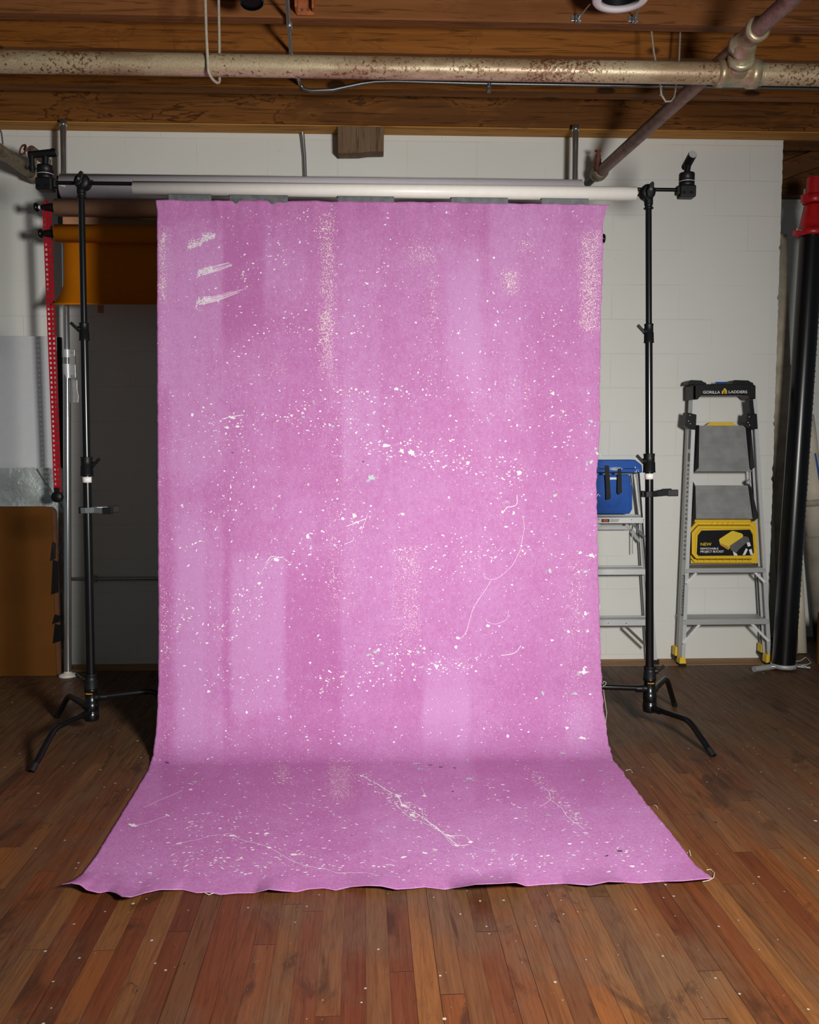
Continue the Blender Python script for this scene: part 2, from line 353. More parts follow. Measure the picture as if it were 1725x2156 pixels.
M['tape'] = plain('white_tape', (.78, .77, .74), .6, var=.05); M['greytape'] = plain('grey_duct_tape', (.12, .125, .13), .4, .2, var=.3)
M['roll_grey'] = plain('lilac_grey_paper', (.76, .71, .76), .8, var=.03); M['roll_brown'] = plain('brown_paper', (.44, .22, .12), .8, var=.05)
M['roll_orange'] = plain('orange_paper', (.56, .165, .002), .8, 0, .1, var=.03)
M['white'] = plain('white_board', (.60, .61, .63), .5, var=.02); M['hardboard'] = plain('hardboard', (.115, .042, .007), .6, 0, .12, var=.12, scale=3)
M['hardboard_edge'] = plain('hardboard_edge', (.10, .035, .010), .8)
M['red'] = plain('red_plastic', (.42, .006, .014), .45, 0, .2, var=.1); M['redpaint'] = plain('red_enamel', (.40, .008, .010), .36, 0, .4, var=.15)
M['yellow'] = plain('yellow_plastic', (.80, .52, .015), .45, var=.04); M['blue'] = plain('blue_plastic', (.002, .085, .42), .45, 0, .25, var=.06)
M['bluebright'] = plain('blue_tray', (.003, .07, .38), .4, 0, .25)
M['whiteink'] = plain('white_ink', (.80, .80, .80), .5, var=.02); M['yellowink'] = plain('yellow_ink', (.80, .56, .03), .5, var=.02)
M['redink'] = plain('red_ink', (.55, .05, .05), .5); M['orangeink'] = plain('orange_ink', (.55, .26, .02), .5)
M['blackink'] = plain('black_ink', (.006, .006, .007), .5, 0, .2); M['greyink'] = plain('grey_ink', (.10, .10, .10), .5)
M['rope'] = plain('dusty_wire', (.34, .29, .22), .7, var=.2, scale=120); M['wirehook'] = plain('grey_wire', (.22, .21, .20), .5, .5)
M['trimwhite'] = plain('white_trim', (.80, .74, .76), .4, var=.02); M['orangemetal'] = plain('rusty_orange_metal', (.34, .10, .03), .6, .2, var=.3)
M['cardboard'] = plain('dusty_cardboard', (.40, .345, .26), .85, var=.3, scale=10); M['cardboard_dark'] = plain('brown_cardboard', (.25, .175, .12), .85, var=.25, scale=9)
M['creamcloth'] = plain('cream_canvas', (.60, .53, .42), .85, var=.15, scale=6); M['greycloth'] = plain('grey_brown_wrap', (.30, .26, .21), .7, var=.3, scale=5)
M['canvas_white'] = plain('white_paint_splash', (.82, .78, .80), .55, var=.03); M['canvas_cream'] = plain('cream_paint_splash', (.78, .72, .62), .6, var=.06)
M['canvas_grey'] = plain('grey_primer_flake', (.46, .51, .52), .65, var=.3, scale=160); M['canvas_dark'] = plain('dark_fleck', (.05, .06, .08), .7)
M['canvas_back'] = plain('raw_canvas_back', (.50, .42, .34), .85); M['thread'] = plain('canvas_thread', (.75, .66, .60), .8)
M['porcelain'] = plain('white_foot_pad', (.62, .58, .52), .5)

# ------------------------------------------------------------------ setting
WY = 5.18; JZ = round(P(862, 283, Y=5.18).z, 4); XR = P(1651, 300, Y=WY).x
mb = MB().mm(-3.6, 3.6, -.6, 6.1, -.08, 0); struct('floor', mb, M['floor'], 'worn reddish brown oak strip floor', 'floor')
# back wall of painted blocks with a ragged right end
mb = MB(); zs = np.linspace(0, JZ, 150); n = len(zs); k = 0
vs = []
for i, z in enumerate(zs):
    j = .0035*random.random()+(.011*random.random() if random.random() < .12 else 0)
    for (x, y) in ((-3.6, WY), (XR-.05, WY), (XR-j, WY+.004), (XR-.6*j, WY+.2), (-3.6, WY+.2)): vs.append((x, y, float(z)))
fs = []
for i in range(n-1):
    for a in range(5): fs.append((i*5+a, i*5+(a+1) % 5, (i+1)*5+(a+1) % 5, (i+1)*5+a))
fs += [(0,1,2,3,4), tuple((n-1)*5+a for a in range(5))]
mb.add(vs, fs); struct('wall_back', mb, M['wall'], 'white painted concrete block wall with chipped right end', 'wall')
mb = MB().mm(1.6, 3.6, 5.75, 5.95, 0, 2.81); struct('wall_recess', mb, M['wall'], 'shaded white block wall of the recess at the right', 'wall')
mb = MB().mm(-3.6, XR-.01, 5.03, WY, 0, .003); struct('trim_1', mb, M['sill'], 'pale raw wooden sill board along the foot of the block wall', 'board')
mb = MB().mm(-3.6, 3.6, 2.6, 6.1, JZ+.26, JZ+.29); struct('ceiling', mb, M['subfloor'], 'dark wooden subfloor seen between the joists', 'ceiling')
def joist(y0, y1, mat, label, z1=JZ+.26, z0=JZ):
    mb = MB().mm(-3.6, 3.6, y0, y1, z0, z1); return solo('ceiling_joist', mb, mat, label, 'joist', 'wooden ceiling joists', .004)
joist(3.81, 3.875, M['joist_red'], 'rough reddish brown joist nearest the camera behind the round downlight')
joist(4.125, 4.20, M['joist'], 'knotty pine joist showing just above the long painted pipe')
joist(4.536, 4.627, M['joist'], 'brown joist below the long pipe carrying the thin bent conduit')
joist(5.04, WY+.2, M['joist_stain'], 'water stained joist lying on top of the white block wall', z0=JZ+.002)
mb = MB().mm(-3.6, 3.6, 5.05, WY-.004, JZ-.006, JZ+.001); solo('wooden_plate', mb, M['plate'], 'paler yellow pine strip under the stained joist above the wall', 'board')
mb = MB().mm(1.6, 3.6, 5.66, 5.95, 2.812, JZ+.26); solo('header_beam', mb, M['subfloor'], 'dark header beam above the recess at the right edge', 'beam')
mb = MB()
a, b = P(1665, 405, Y=5.7), P(1740, 318, Y=5.5)
mb.bar((XR+.02, 5.60, 2.88), (3.4, 5.45, JZ+.24), .10, .05); solo('diagonal_brace', mb, M['subfloor'], 'dark slanting wooden brace under the ceiling beyond the wall end', 'board')

# ------------------------------------------------------------------ ceiling pipes
MPY = 3.5
def mp(px, py): return P(px, py, Y=MPY)
c0 = P(0, 130, Y=MPY); c1 = P(1550, 156, Y=MPY); zc = (c0.z+c1.z)/2+.001; R = .040
xt = P(1550, 156, Y=MPY).x
t = thing('overhead_pipe', 'long horizontal cream pipe with flaking paint running below the joists', 'pipe', (0, MPY, zc))
part('pipe_run', MB().cyl((-3.0, MPY, zc), (xt-.055, MPY, zc), R, n=40), M['pipe'], t)
part('pipe_run', MB().cyl((xt+.07, MPY, zc), (3.0, MPY, zc), R, n=40), M['pipe'], t, label='shorter cream pipe run right of the tee fitting')
tee = MB().lathe((xt-.075, MPY, zc), (1,0,0), [(0, .040), (0, .050), (.028, .050), (.03, .047), (.12, .047), (.122, .053), (.158, .053), (.158, .040)], 40)
d = Vector((-.02, -.155, .060)).normalized(); cz = Vector((xt, MPY, zc))
tee.cyl(cz+d*.02, cz+d*.065, .046, .043, 36).lathe(cz+d*.06, d, [(0, .040), (0, .0485), (.022, .0485), (.024, .034), (.024, .0)], 36)
part('tee_fitting', tee, M['brass'], t, label='heavy cast tee fitting on the cream pipe')
part('nipple', MB().cyl(cz+d*.08, cz+d*.135, .033, n=32), M['brass'], t)
part('pipe_thread', MB().lathe((xt+.083, MPY, zc), (1,0,0), [(i*.002, .0425 if i % 2 else .0405) for i in range(10)], 32), M['brass'], t)
e = cz+d*.175
ZD = e.z
# cross pipe running from front to back
t2 = thing('cross_pipe', 'rusty primed pipe slanting back from the tee fitting to the wall at the right', 'pipe', (e.x, e.y, ZD))
f1 = P(1266, 360, Z=ZD-.003)
dirp = (f1-e).normalized()
part('pipe_run', MB().cyl(e, f1, .030, n=32), M['pipe_red'], t2)
part('pipe_run', MB().cyl(e, e-dirp*.9, .030, n=32), M['pipe_red'], t2, label='near run of the primed pipe above the tee')
part('tee_fitting', MB().lathe(e-dirp*.075, dirp, [(0, .030), (0, .043), (.022, .043), (.026, .038), (.124, .038), (.128, .043), (.15, .043), (.15, .030)], 36)
     .cyl(e-d*.065, e, .042, .036, 32), M['brass'], t2)
part('coupling', MB().lathe(f1-dirp*.01, dirp, [(0, .030), (.005, .042), (.05, .044), (.09, .036), (.11, .022)], 32), M['pipe_tan'], t2)
part('pipe_end', MB().cyl(f1+dirp*.08, f1+dirp*((WY-.004-f1.y)/dirp.y), .022, n=24), M['black_matte'], t2)
vb = P(1259, 348, Y=f1.y-.02)
vmb = MB().cyl(vb+Vector((0,0,-.03)), vb+Vector((0,0,.035)), .018).cyl(vb+Vector((0,0,.03)), vb+Vector((0,0,.06)), .011).cyl(vb+Vector((0,0,.045)), vb+Vector((0,0,.05)), .016)
vo = part('valve', vmb, M['rust'], t2)
part('valve_handle', MB().cyl(vb+Vector((0,0,.06)), vb+Vector((0,0,.072)), .005).lathe(vb+Vector((0,0,.072)), (0,0,1), [(0,0),(0,.017),(.006,.019),(.008,.012),(.006,0)], 20), plain('worn_red_iron', (.22, .045, .035), .6, .2), vo, label='small red handwheel')
# left cross pipe
g0 = P(-30, 296, Z=2.72); g1 = P(68, 366, Z=2.72); dl = (g1-g0).normalized()
t3 = thing('cross_pipe', 'dull tan pipe slanting in from the left edge towards the wall', 'pipe', g1)
part('pipe_run', MB().cyl(g1-dl*1.6, g1, .032, n=32), M['pipe_tan'], t3)
part('coupling', MB().lathe(g1-dl*.03, dl, [(0, .032), (.004, .040), (.075, .040), (.08, .03), (.1, .022)], 32), M['pipe_tan'], t3)
part('pipe_end', MB().cyl(g1+dl*.06, g1+dl*((WY-.004-g1.y)/dl.y), .021), M['black_matte'], t3)
v0 = P(66, 316, Y=4.78)
vv = part('valve', MB().cyl(v0, v0+Vector((.02,.16,-.01)), .024).cyl(v0+Vector((0,.04,0)), v0+Vector((-.02,.06,-.075)), .016), M['pipe_tan'], t3)
hc = P(52, 316, Y=4.80)
hm = MB().lathe(hc+Vector((-.004,0,0)), Vector((-.5,-.7,.2)), [(0,.026),(.005,.030),(.010,.026),(.005,.022),(0,.026)], 24)
for a in range(3): hm.bar(hc+Vector((.0, math.cos(a*2.09)*.018, math.sin(a*2.09)*.026)), hc-Vector((0, math.cos(a*2.09)*.018, math.sin(a*2.09)*.026)), .006, .004, (1,0,0))
part('valve_handle', hm.cyl(hc, v0, .006), M['rust'], vv, label='rusty handwheel')
# hanger loops
def loop(name, label, x0, x1, y, zb, ztop, r, mat, dx0=0, dx1=0):
    pts = [(x0+dx0, y-.045, ztop)]+[(x0+dx0*.3, y-.055, zb+.14)]
    for a in range(9):
        th = PI*a/8; pts.append(((x0+x1)/2-(x1-x0)/2*math.cos(th), y-.045*math.cos(th)*1.1, zb+.02-.02*math.sin(th)*1.0-.0))
    pts += [(x1+dx1*.3, y+.055, zb+.14), (x1+dx1, y+.045, ztop)]
    return solo(name, MB().path(pts, r, 10), mat, label, 'hanger')
lx0, lx1 = P(443, 130, Y=MPY).x, P(457, 130, Y=MPY).x
loop('wire_hanger', 'dusty wire loop hanging round the long pipe at the left', lx0, lx1, MPY, P(452, 170, Y=MPY).z, JZ+.262, .0055, M['rope'], -.012, .002)
hx = P(1405, 205, Z=ZD)
pts = [P(1369, 40, Y=3.93)+Vector((-.004, .02, .15)), P(1369, 40, Y=3.93), P(1377, 110, Y=3.88), P(1391, 180, Y=3.85), P(1393, 200, Y=3.84), P(1402, 214, Y=3.84), P(1413, 213, Y=3.86), P(1420, 204, Y=3.89), P(1424, 180, Y=3.92), P(1430, 130, Y=3.97), P(1434, 40, Y=4.0), P(1434, 40, Y=4.0)+Vector((0, .02, .13))]
solo('wire_hanger', MB().path(pts, .0042, 10), M['rope'], 'thin grey wire loop holding up the slanting rusty pipe', 'hanger')
pts = [P(-4, 262, Y=4.55), P(3, 280, Y=4.55), P(6, 303, Y=4.52)]
solo('wire_hanger', MB().path([pts[0]+Vector((-.02, 0, .12))]+pts, .004, 8), M['wirehook'], 'short wire holding the tan pipe at the left edge', 'hanger')
# conduit
CZ = JZ-.011; ca = P(604, -20, Z=CZ); cb_ = P(613, 115, Z=CZ); cc = P(629, 165, Z=CZ); cY = 4.526
pts = [ca+(ca-cb_).normalized()*.8, ca, P(608, 55, Z=CZ), cb_, cc, P(632, 178, Y=cY), P(640, 187, Y=cY), P(655, 191, Y=cY), P(700, 189, Y=cY), P(760, 176, Y=cY), P(790, 172, Y=cY), P(830, 171, Y=cY)]
t = thing('conduit', 'thin grey electrical conduit bending along the joist under the long pipe', 'conduit', P(613, 115, Z=CZ))
z1 = P(1030, 176, Y=cY).z
pts2 = [pts[-1], (0.5, cY, z1), (2.2, cY, z1)]
part('tube_run', MB().path(pts+[Vector(p) for p in pts2[1:]], .0088, 14), M['galv'], t)
for (px, py) in ((1030, 177), (1394, 184)):
    q = P(px, py, Y=cY); q.z = z1
    part('strap', MB().lathe(q+Vector((-.009,0,0)), (1,0,0), [(0,.009),(0,.012),(.018,.012),(.018,.009)], 18).mm(q.x-.009, q.x+.009, cY+.004, cY+.017, z1-.038, z1-.006).cyl(q+Vector((0,0,-.026)), q+Vector((0,-.003,-.026)), .006, n=8), M['galv'], t)
q = P(610, 54, Z=CZ); part('coupling', MB().cyl(q-Vector((0,.02,0)), q+Vector((0,.02,0)), .0125), M['galv'], t)
for k in (Vector((0,0,0)),):
    part('coupling', MB().cyl(cb_-Vector((0,.015,0)), cb_+Vector((.002,.02,0)), .012), M['galv'], t)
# wall conduit
WC = WY-.0125; a = P(635, 262, Y=WC-.02); b = P(641, 330, Y=WC)
solo('conduit', MB().path([a+Vector((0,-.02,.04)), a, P(638, 292, Y=WC-.01), b, P(643, 385, Y=WC), P(643, 1000, Y=WC)], .0115, 16), M['galv'], 'grey conduit dropping down the white wall behind the backdrop', 'conduit')
# horizontal wall rail low left
a = P(150, 1219, Y=WY-.012); b = P(420, 1218, Y=WY-.012)
t = thing('wall_rail', 'dark horizontal conduit low on the shaded wall behind the left stand', 'rail', a)
part('tube_run', MB().cyl(a, (b.x, WY-.012, a.z), .010), M['galv'], t)
part('strap', MB().mm(a.x+.12, a.x+.14, WY-.025, WY, a.z-.02, a.z+.02), M['galv'], t)
# wood block
BKY = 5.045; a = P(711, 266, Y=BKY); b = P(809, 321, Y=BKY)
solo('wood_block', MB().prism([(a.x, BKY, JZ-.006), (b.x, BKY, JZ-.006), (b.x-.002, BKY, b.z+.006), (b.x-.08, BKY, b.z+.004), (b.x-.14, BKY, b.z-.004), (a.x+.002, BKY, b.z-.006)], (0, .10, 0)), M['blockwood'], 'weathered wooden block fixed under the beam above the backdrop', 'block', bevel=.003)
# downlights
c = P(1307, 1, Z=2.94)
t = thing('downlight', 'round white trimmed downlight with black inside at the top right', 'light', c)
part('trim_ring', MB().lathe(c, (0,0,1), [(0,.072),(-.004,.078),(-.002,.10),(.006,.106),(.014,.104),(.014,.072),(0,.072)], 48), M['trimwhite'], t)
part('baffle', MB().lathe(c, (0,0,1), [(.002,.074),(.03,.070),(.07,.064),(.085,.05),(.085,0)], 40), M['black_matte'], t)
part('housing', MB().lathe(c, (0,0,1), [(.014,.076),(.11,.076),(.11,0)], 32), M['galv'], t)
for (px, py, qx, qy) in ((1217, 39, 1243, 8), (1337, 40, 1350, 8)):
    q = P(px, py, Y=3.795); w = P(qx, qy, Y=3.60)
    part('bracket', MB().bar(w, q, .006, .004).box(q, (.022, .02, .028)).cyl(q+Vector((0,-.02,-.012)), q+Vector((0,.0,-.012)), .007, n=8).box(q+Vector((-.01,.012,.006)), (.03,.004,.022)), M['galv'], t, .001)
c = P(531, 8, Z=2.92)
t = thing('spotlight', 'black cylindrical spotlight cut by the top edge left of centre', 'light', c)
ax = Vector((-.12, .18, 1)).normalized()
part('can', MB().lathe(c, ax, [(0, .040), (.002, .045), (.18, .045), (.18, 0)], 40), M['black'], t)
part('stem', MB().cyl(c+ax*.175, (c.x+ax.x*.175, c.y+ax.y*.175, JZ+.262), .010), M['black'], t)
part('lens', MB().lathe(c, ax, [(.012, 0), (.012, .041)], 32), M['black_matte'], t)
# orange bracket
a = P(625, 31, Y=3.80); b = P(662, 31, Y=3.80)
t = thing('joist_bracket', 'rusty orange metal bracket on the front joist at the top', 'bracket', a)
part('plate', MB().mm(a.x, b.x, 3.798, 3.812, a.z, JZ+.2), M['orangemetal'], t, .002)
part('flange', MB().mm(a.x-.004, a.x+.006, 3.74, 3.81, a.z+.005, JZ+.2).mm(b.x-.008, b.x+.002, 3.76, 3.81, a.z+.01, JZ+.2), M['orangemetal'], t, .001)
for q in ((636, 20), (650, 20)):
    w = P(q[0], q[1], Y=3.795); part('bolt', MB().cyl(w, w+Vector((0,.006,0)), .006, n=8), M['rust'], t)

# ------------------------------------------------------------------ light stands with crossbar
YB = 3.93
def stand(label, axis_px, by, feet, heights, ypts, hands, hubtop, third):
    """axis_px: ((xtop,ytop),(xbot,ybot)) ; ypts: dict of pixel rows"""
    (xa, ya), (xb, yb) = axis_px
    B0 = P(xb+(xb-xa)/(yb-ya)*(by-yb), by, Z=0); Yc = B0.y
    def A(y):
        q = P(xa+(xb-xa)*(y-ya)/(yb-ya), y, Y=YB+(Yc-YB)*min(1, max(0, (y-ya)/(by-ya)))); return q
    t = thing('light_stand', label, 'stand', B0)
    part('upper_tube', MB().cyl(A(ya), A(ypts[0]+10), .0132, n=28), M['black'], t)
    part('middle_tube', MB().cyl(A(ypts[0]), A(ypts[1]+10), .0158, n=28), M['black'], t)
    part('lower_tube', MB().cyl(A(ypts[1]), A(ypts[2]+20), .0178, n=28), M['black'], t)
    part('top_ring', MB().lathe(A(ya+2), A(ya+30)-A(ya+2), [(0, .0135), (0, .0175), (.006, .0175), (.008, .0150), (.014, .0150), (.015, .0205), (.020, .0205), (.021, .0135)], 28), M['black_matte'], t)
    for k, (y0, y1, r, hd) in enumerate(zip(ypts, ypts[3], (.0195, .0245, .026), hands)):
        a, b = A(y0), A(y1); L = (b-a).length
        cl = part('collar', MB().lathe(a, b-a, [(0, r*.8), (0, r), (.004, r*1.03), (.010, r*.97), (L*.45, r*.97), (L*.47, r*1.06), (L*.93, r*1.08), (L*.95, r*1.14), (L, r*1.10), (L, r*.8)], 30), M['black_matte'], t)
        s, up = hd
        q = a+(b-a)*(.40 if up else .35)
        w = q+Vector((s*r*1.25, -.006, 0)); e2 = w+Vector((s*.028, -.004, .026))
        part('handle', MB().cyl(q, w, .014, .012, 18).bar(w+Vector((-s*.004, 0, -.006)), e2, .013, .010), M['black_matte'], cl, .002)
    a, b = A(ypts[3][1]+2), A(ypts[3][1]+14)
    part('tape_band', MB().lathe(a, b-a, [(0, .0172), (0, .0190), ((b-a).length, .0190), ((b-a).length, .0172)], 28), M['tape'], t, label='white tape band')
    # hub
    a, b = A(hubtop), A(axis_px[1][1]); L = (b-a).length
    part('hub', MB().lathe(a, b-a, [(0, .018), (0, .028), (.010, .030), (.012, .025), (.030, .025), (L*.42, .026), (L*.44, .030), (L*.68, .030), (L*.70, .027), (L*.72, .031), (L*.97, .031), (L, .028), (L, 0)], 32), M['black'], t)
    q0 = A(hubtop+9)
    lab = MB()
    for i in range(9): lab.box(q0+Vector((-.014+.0032*i, -math.sqrt(max(1e-6, .0256**2-(-.014+.0032*i)**2)), 0)), (.0022, .0016, .004 if i % 3 else .005))
    part('maker_mark', lab, M['orangeink'], t, label='thin yellow printed line')
    # legs
    for (fx, fy), h in zip(feet+[None] if False else feet, heights):
        Ft = P(fx, fy, Z=0); leg(t, B0, Ft, h)
    leg(t, B0, B0+Vector(third), heights[2])
    return t, A
def leg(t, B0, Ft, h):
    o = Vector((B0.x, B0.y, 0)); dv = Vector((Ft.x-o.x, Ft.y-o.y, 0)); up = Vector((0, 0, 1)); r = .0127
    p0 = o+dv.normalized()*.022+up*h; p1 = o+dv*.62+up*(h+.012); p3 = o+dv+up*.004
    pts = [p0, p0.lerp(p1, .5)]
    for i in range(1, 10):                               # rounded bend
        s = i/10; a = p0.lerp(p1, .86); b = p1.lerp(p3, .22); pts.append((a*(1-s)+p1*s)*(1-s)+(p1*(1-s)+b*s)*s)
    pts += [p1.lerp(p3, .22), p3]
    L = part('leg', MB().path(pts, r, 18), M['black'], t)
    dn = (p3-p1).normalized(); part('foot_cap', MB().cyl(p3-dn*.035, p3, .0134, n=18), M['rubber'], L)
    part('leg_clamp', MB().cyl(o+up*h+dv.normalized()*.018, o+up*h+dv.normalized()*.066, .0175, .016, 16).cyl(p0+Vector((0,-.018,0))+dv.normalized()*.016, p0+Vector((0,.018,0))+dv.normalized()*.016, .007, n=10), M['black'], L)
tL, AL = stand('black light stand at the left of the pink backdrop', ((171.5, 405), (193, 1516)), 1552, [(66, 1627), (120, 1511)], (.115, .125, .175), (680, 962, 1418, (717, 1002, 1449)), ((-1, False), (1, True), (-1, False)), 1449, (.42, .10, 0))
tR, AR = stand('black light stand at the right in front of the blue topped stepladder', ((1366, 428), (1368.5, 1498)), 1535, [(1503, 1594), (1421, 1487)], (.10, .165, .185), (682, 955, 1402, (722, 995, 1428)), ((-1, True), (-1, True), (1, True)), 1427, (-.41, .0, 0))
# grip heads on the columns (parts of the stands)
ZB = (P(130, 385, Y=YB).z+P(1425, 400, Y=YB).z)/2
def griphead(t, A, px, py, ytop, wing, tilt):
    c = P(px, py, Y=YB-.03); base = A(ytop)
    body = MB().cyl(base, base+Vector((0, 0, .030)), .0185, n=24).lathe(c+Vector((0, .055, 0)), (0, -1, 0), [(0, 0), (0, .026), (.006, .0315), (.022, .0325), (.024, .029), (.027, .0325), (.044, .0325), (.050, .028), (.055, .02), (.055, 0)], 32)
    body.bar(base+Vector((0, 0, .02)), c+Vector((0, .03, -.015)), .030, .045)
    g = part('grip_head', body, M['black_matte'], t, .001)
    r = Matrix.Rotation(tilt, 3, 'Y'); w0 = c+Vector((0, -.004, 0)); out = []
    for i in range(20):
        th = 2*PI*i/20; x = math.cos(th)*.0125*(1.15 if math.sin(th) < 0 else .9); z = math.sin(th)*.031+.004
        out.append(w0+r @ Vector((x, 0, z)))
    part('wing_knob', MB().prism(out, (0, -.022, 0)), M['black_matte'], g, .003)
    part('bolt', MB().cyl(w0+Vector((0,-.021,0)), w0+Vector((0,-.025,0)), .0055, n=12), M['chrome'], g)
    part('release_pin', MB().cyl(c+Vector((wing*.022, .02, -.012)), c+Vector((wing*.045, .012, -.016 if wing < 0 else .004)), .004, n=8), M['black_matte'], g)
griphead(tL, AL, 170, 380, 407, 1, math.radians(18)); griphead(tR, AR, 1367, 402, 430, -1, math.radians(16))
# crossbar
xl, xr = P(118, 385, Y=YB).x, P(1440, 400, Y=YB).x
solo('crossbar', MB().cyl((xl, YB, ZB), (xr, YB, ZB), .0080, n=24), M['black'], 'thin black crossbar held between the two light stands', 'rod')
# tube
TZ = ZB-.0185
ta, tb_ = P(281.5, 397, Y=YB).x, P(1339, 406, Y=YB).x
solo('paper_tube', MB().pipe((ta, YB, TZ), (tb_, YB, TZ), .0292, .0267, 48), M['tube'], 'long cream paper tube threaded on the crossbar above the backdrop', 'tube')
# end clamps
def endclamp(px, flip, label):
    c = P(px, 385 if flip < 0 else 397, Y=YB); x = c.x; z = ZB
    t = thing('grip_clamp', label, 'clamp', (x, YB, z))
    part('jaw_block', MB().mm(x-.034, x+.034, YB-.028, YB+.030, z-.034, z+.016).mm(x-flip*.03, x-flip*.048, YB-.02, YB+.02, z-.022, z+.014), M['black_matte'], t, .006)
    part('disc', MB().lathe((x, YB, z+.014), (0,0,1), [(0, 0), (0, .030), (.004, .033), (.018, .033), (.0185, .0305), (.021, .0305), (.0215, .033), (.052, .033), (.056, .031), (.056, 0)], 36), M['black_matte'], t)
    part('line_ring', MB().lathe((x, YB, z+.0328), (0,0,1), [(0, .0312), (0, .0334), (.0022, .0334), (.0022, .0312)], 36), M['alu'], t, label='thin silver ring')
    part('arrow_mark', MB().prism([(x-.004, YB-.0328, z+.052), (x, YB-.0334, z+.046), (x+.004, YB-.0328, z+.052), (x, YB-.0334, z+.058)], (0, -.001, 0)), M['rubber'], t)
    part('post', MB().cyl((x, YB, z+.068), (x+.004, YB, z+.115), .0125, .0145, 24), M['black'], t)
    if flip > 0:
        h = part('knob', MB().cyl((x+.004, YB+.03, z+.104), (x+.006, YB-.05, z+.134), .0185, .0185, 28), M['black_matte'], t)
        part('knob_cap', MB().cyl((x+.006, YB-.05, z+.134), (x+.0062, YB-.053, z+.1352), .0175, n=28), M['alu_dull'], h)
    else:
        h = part('knob', MB().cyl((x-.065, YB, z+.112), (x+.040, YB-.005, z+.121), .015, .0165, 24), M['black_matte'], t)
        part('knob_cap', MB().cyl((x+.034, YB-.005, z+.1205), (x+.052, YB-.006, z+.122), .0185, .015, 24), M['black'], h)
        part('pin', MB().cyl((x-.050, YB-.01, z+.04), (x-.05, YB-.01, z+.105), .011, n=16).cyl((x-.05, YB-.01, z+.05), (x-.05, YB-.01, z+.062), .015, n=16), M['black_matte'], t)
    for k in (-.02, .012): part('bolt', MB().cyl((x+k, YB-.028, z-.018), (x+k, YB-.032, z-.018), .007, n=10), M['black'], t)
    return t
endclamp(96, -1, 'black grip clamp on the left end of the crossbar'); endclamp(1446, 1, 'black grip clamp on the right end of the crossbar')
# spring clamps on the poles
def springclamp(A, y, x0, x1, mat, tip, label, ang):
    c = A(y); z = c.z; Y = c.y; a = P(x0, y, Y=Y).x; b = P(x1, y, Y=Y).x; m = a+(b-a)*.36
    t = thing('spring_clamp', label, 'clamp', c)
    for s in (-1, 1):
        pts = [(a, Y+s*.004, z-.002), (a+.012, Y+s*.020, z-.001), (c.x, Y+s*.026, z), (m+.01, Y+s*.018, z+.001), (b-.045, Y+s*.036, z+.002+ang), (b-.005, Y+s*.045, z+.003+ang)]
        h = MB()
        for p, q in zip(pts[:-1], pts[1:]): h.bar(p, q, .024, .004)
        arm = part('arm', h, mat, t, .001)
        part('grip', MB().bar(pts[4], (b, Y+s*.046, z+.003+ang), .029, .012), tip, arm, .003)
        part('jaw_pad', MB().box((a+.004, Y+s*.007, z), (.014, .010, .028)), M['black_matte'], arm, .002)
    part('spring', MB().cyl((m, Y, z-.012), (m, Y, z+.012), .010, n=20), mat, t)
springclamp(AL, 1074, 168.5, 244, M['chrome'], M['rubber'], 'chrome spring clamp with black grips on the left stand', -.002)
springclamp(AR, 1040, 1352.5, 1421, M['black_matte'], M['rubber'], 'all black spring clamp on the right stand', .004)

# ------------------------------------------------------------------ pink backdrop
def interp(tab, v): return float(np.interp(v, [p[0] for p in tab], [p[1] for p in tab]))
LE = [(415, 327), (424, 328), (445, 331), (700, 330), (1000, 331), (1300, 333), (1440, 333), (1500, 331), (1550, 327), (1590, 322), (1620, 312), (1690, 270), (1760, 226), (1800, 202), (1840, 172), (1862, 152), (1900, 120)]
RE = [(415, 1284), (432, 1283), (445, 1275), (470, 1271), (540, 1271), (640, 1268), (700, 1266), (800, 1264), (900, 1264), (960, 1259), (1000, 1257), (1050, 1257), (1150, 1259), (1300, 1263), (1400, 1266), (1450, 1269), (1500, 1272), (1540, 1278), (1570, 1283), (1600, 1292), (1625, 1312), (1650, 1330), (1700, 1368), (1750, 1410), (1790, 1440), (1820, 1462), (1850, 1492), (1900, 1520)]
FE = [(150, 1862), (165, 1859), (182, 1863), (198, 1874), (225, 1880), (240, 1876), (262, 1880), (280, 1887), (300, 1888), (320, 1880), (345, 1873), (390, 1873), (420, 1880), (445, 1879), (470, 1884), (500, 1881), (540, 1880), (570, 1872), (600, 1876), (625, 1878), (650, 1872), (680, 1870), (705, 1875), (735, 1868), (770, 1865), (800, 1866), (830, 1873), (860, 1871), (890, 1868), (930, 1873), (960, 1868), (990, 1862), (1040, 1860), (1075, 1858), (1100, 1866), (1130, 1863), (1180, 1860), (1230, 1864), (1270, 1856), (1310, 1858), (1340, 1860), (1380, 1857), (1430, 1855), (1492, 1849)]
SY0, SY1, RA = YB-.030, 3.735, .23
ztop = P(800, 425, Y=SY0).z
prof = []                                             # (Y,Z)
for i in range(300): s = i/299; prof.append((SY0+(SY1-SY0)*s-.012*math.sin(PI*s), ztop+(RA+.003-ztop)*s))
for i in range(1, 50): a = PI/2*i/49; prof.append((SY1-RA+RA*math.cos(a), RA+.003-RA*math.sin(a)))
YF0 = prof[-1][0]; NV = len(prof); NFl = 150
arc = [0]
for a, b in zip(prof[:-1], prof[1:]): arc.append(arc[-1]+math.hypot(a[0]-b[0], a[1]-b[1]))
NU = 260
us = np.linspace(0, 1, NU)
def vn(x, seed):                                      # smooth 1D value noise
    i = math.floor(x); f = x-i; f = f*f*(3-2*f); h = lambda k: (math.sin(k*127.1+seed*311.7)*43758.5453) % 1
    return h(i)*(1-f)+h(i+1)*f
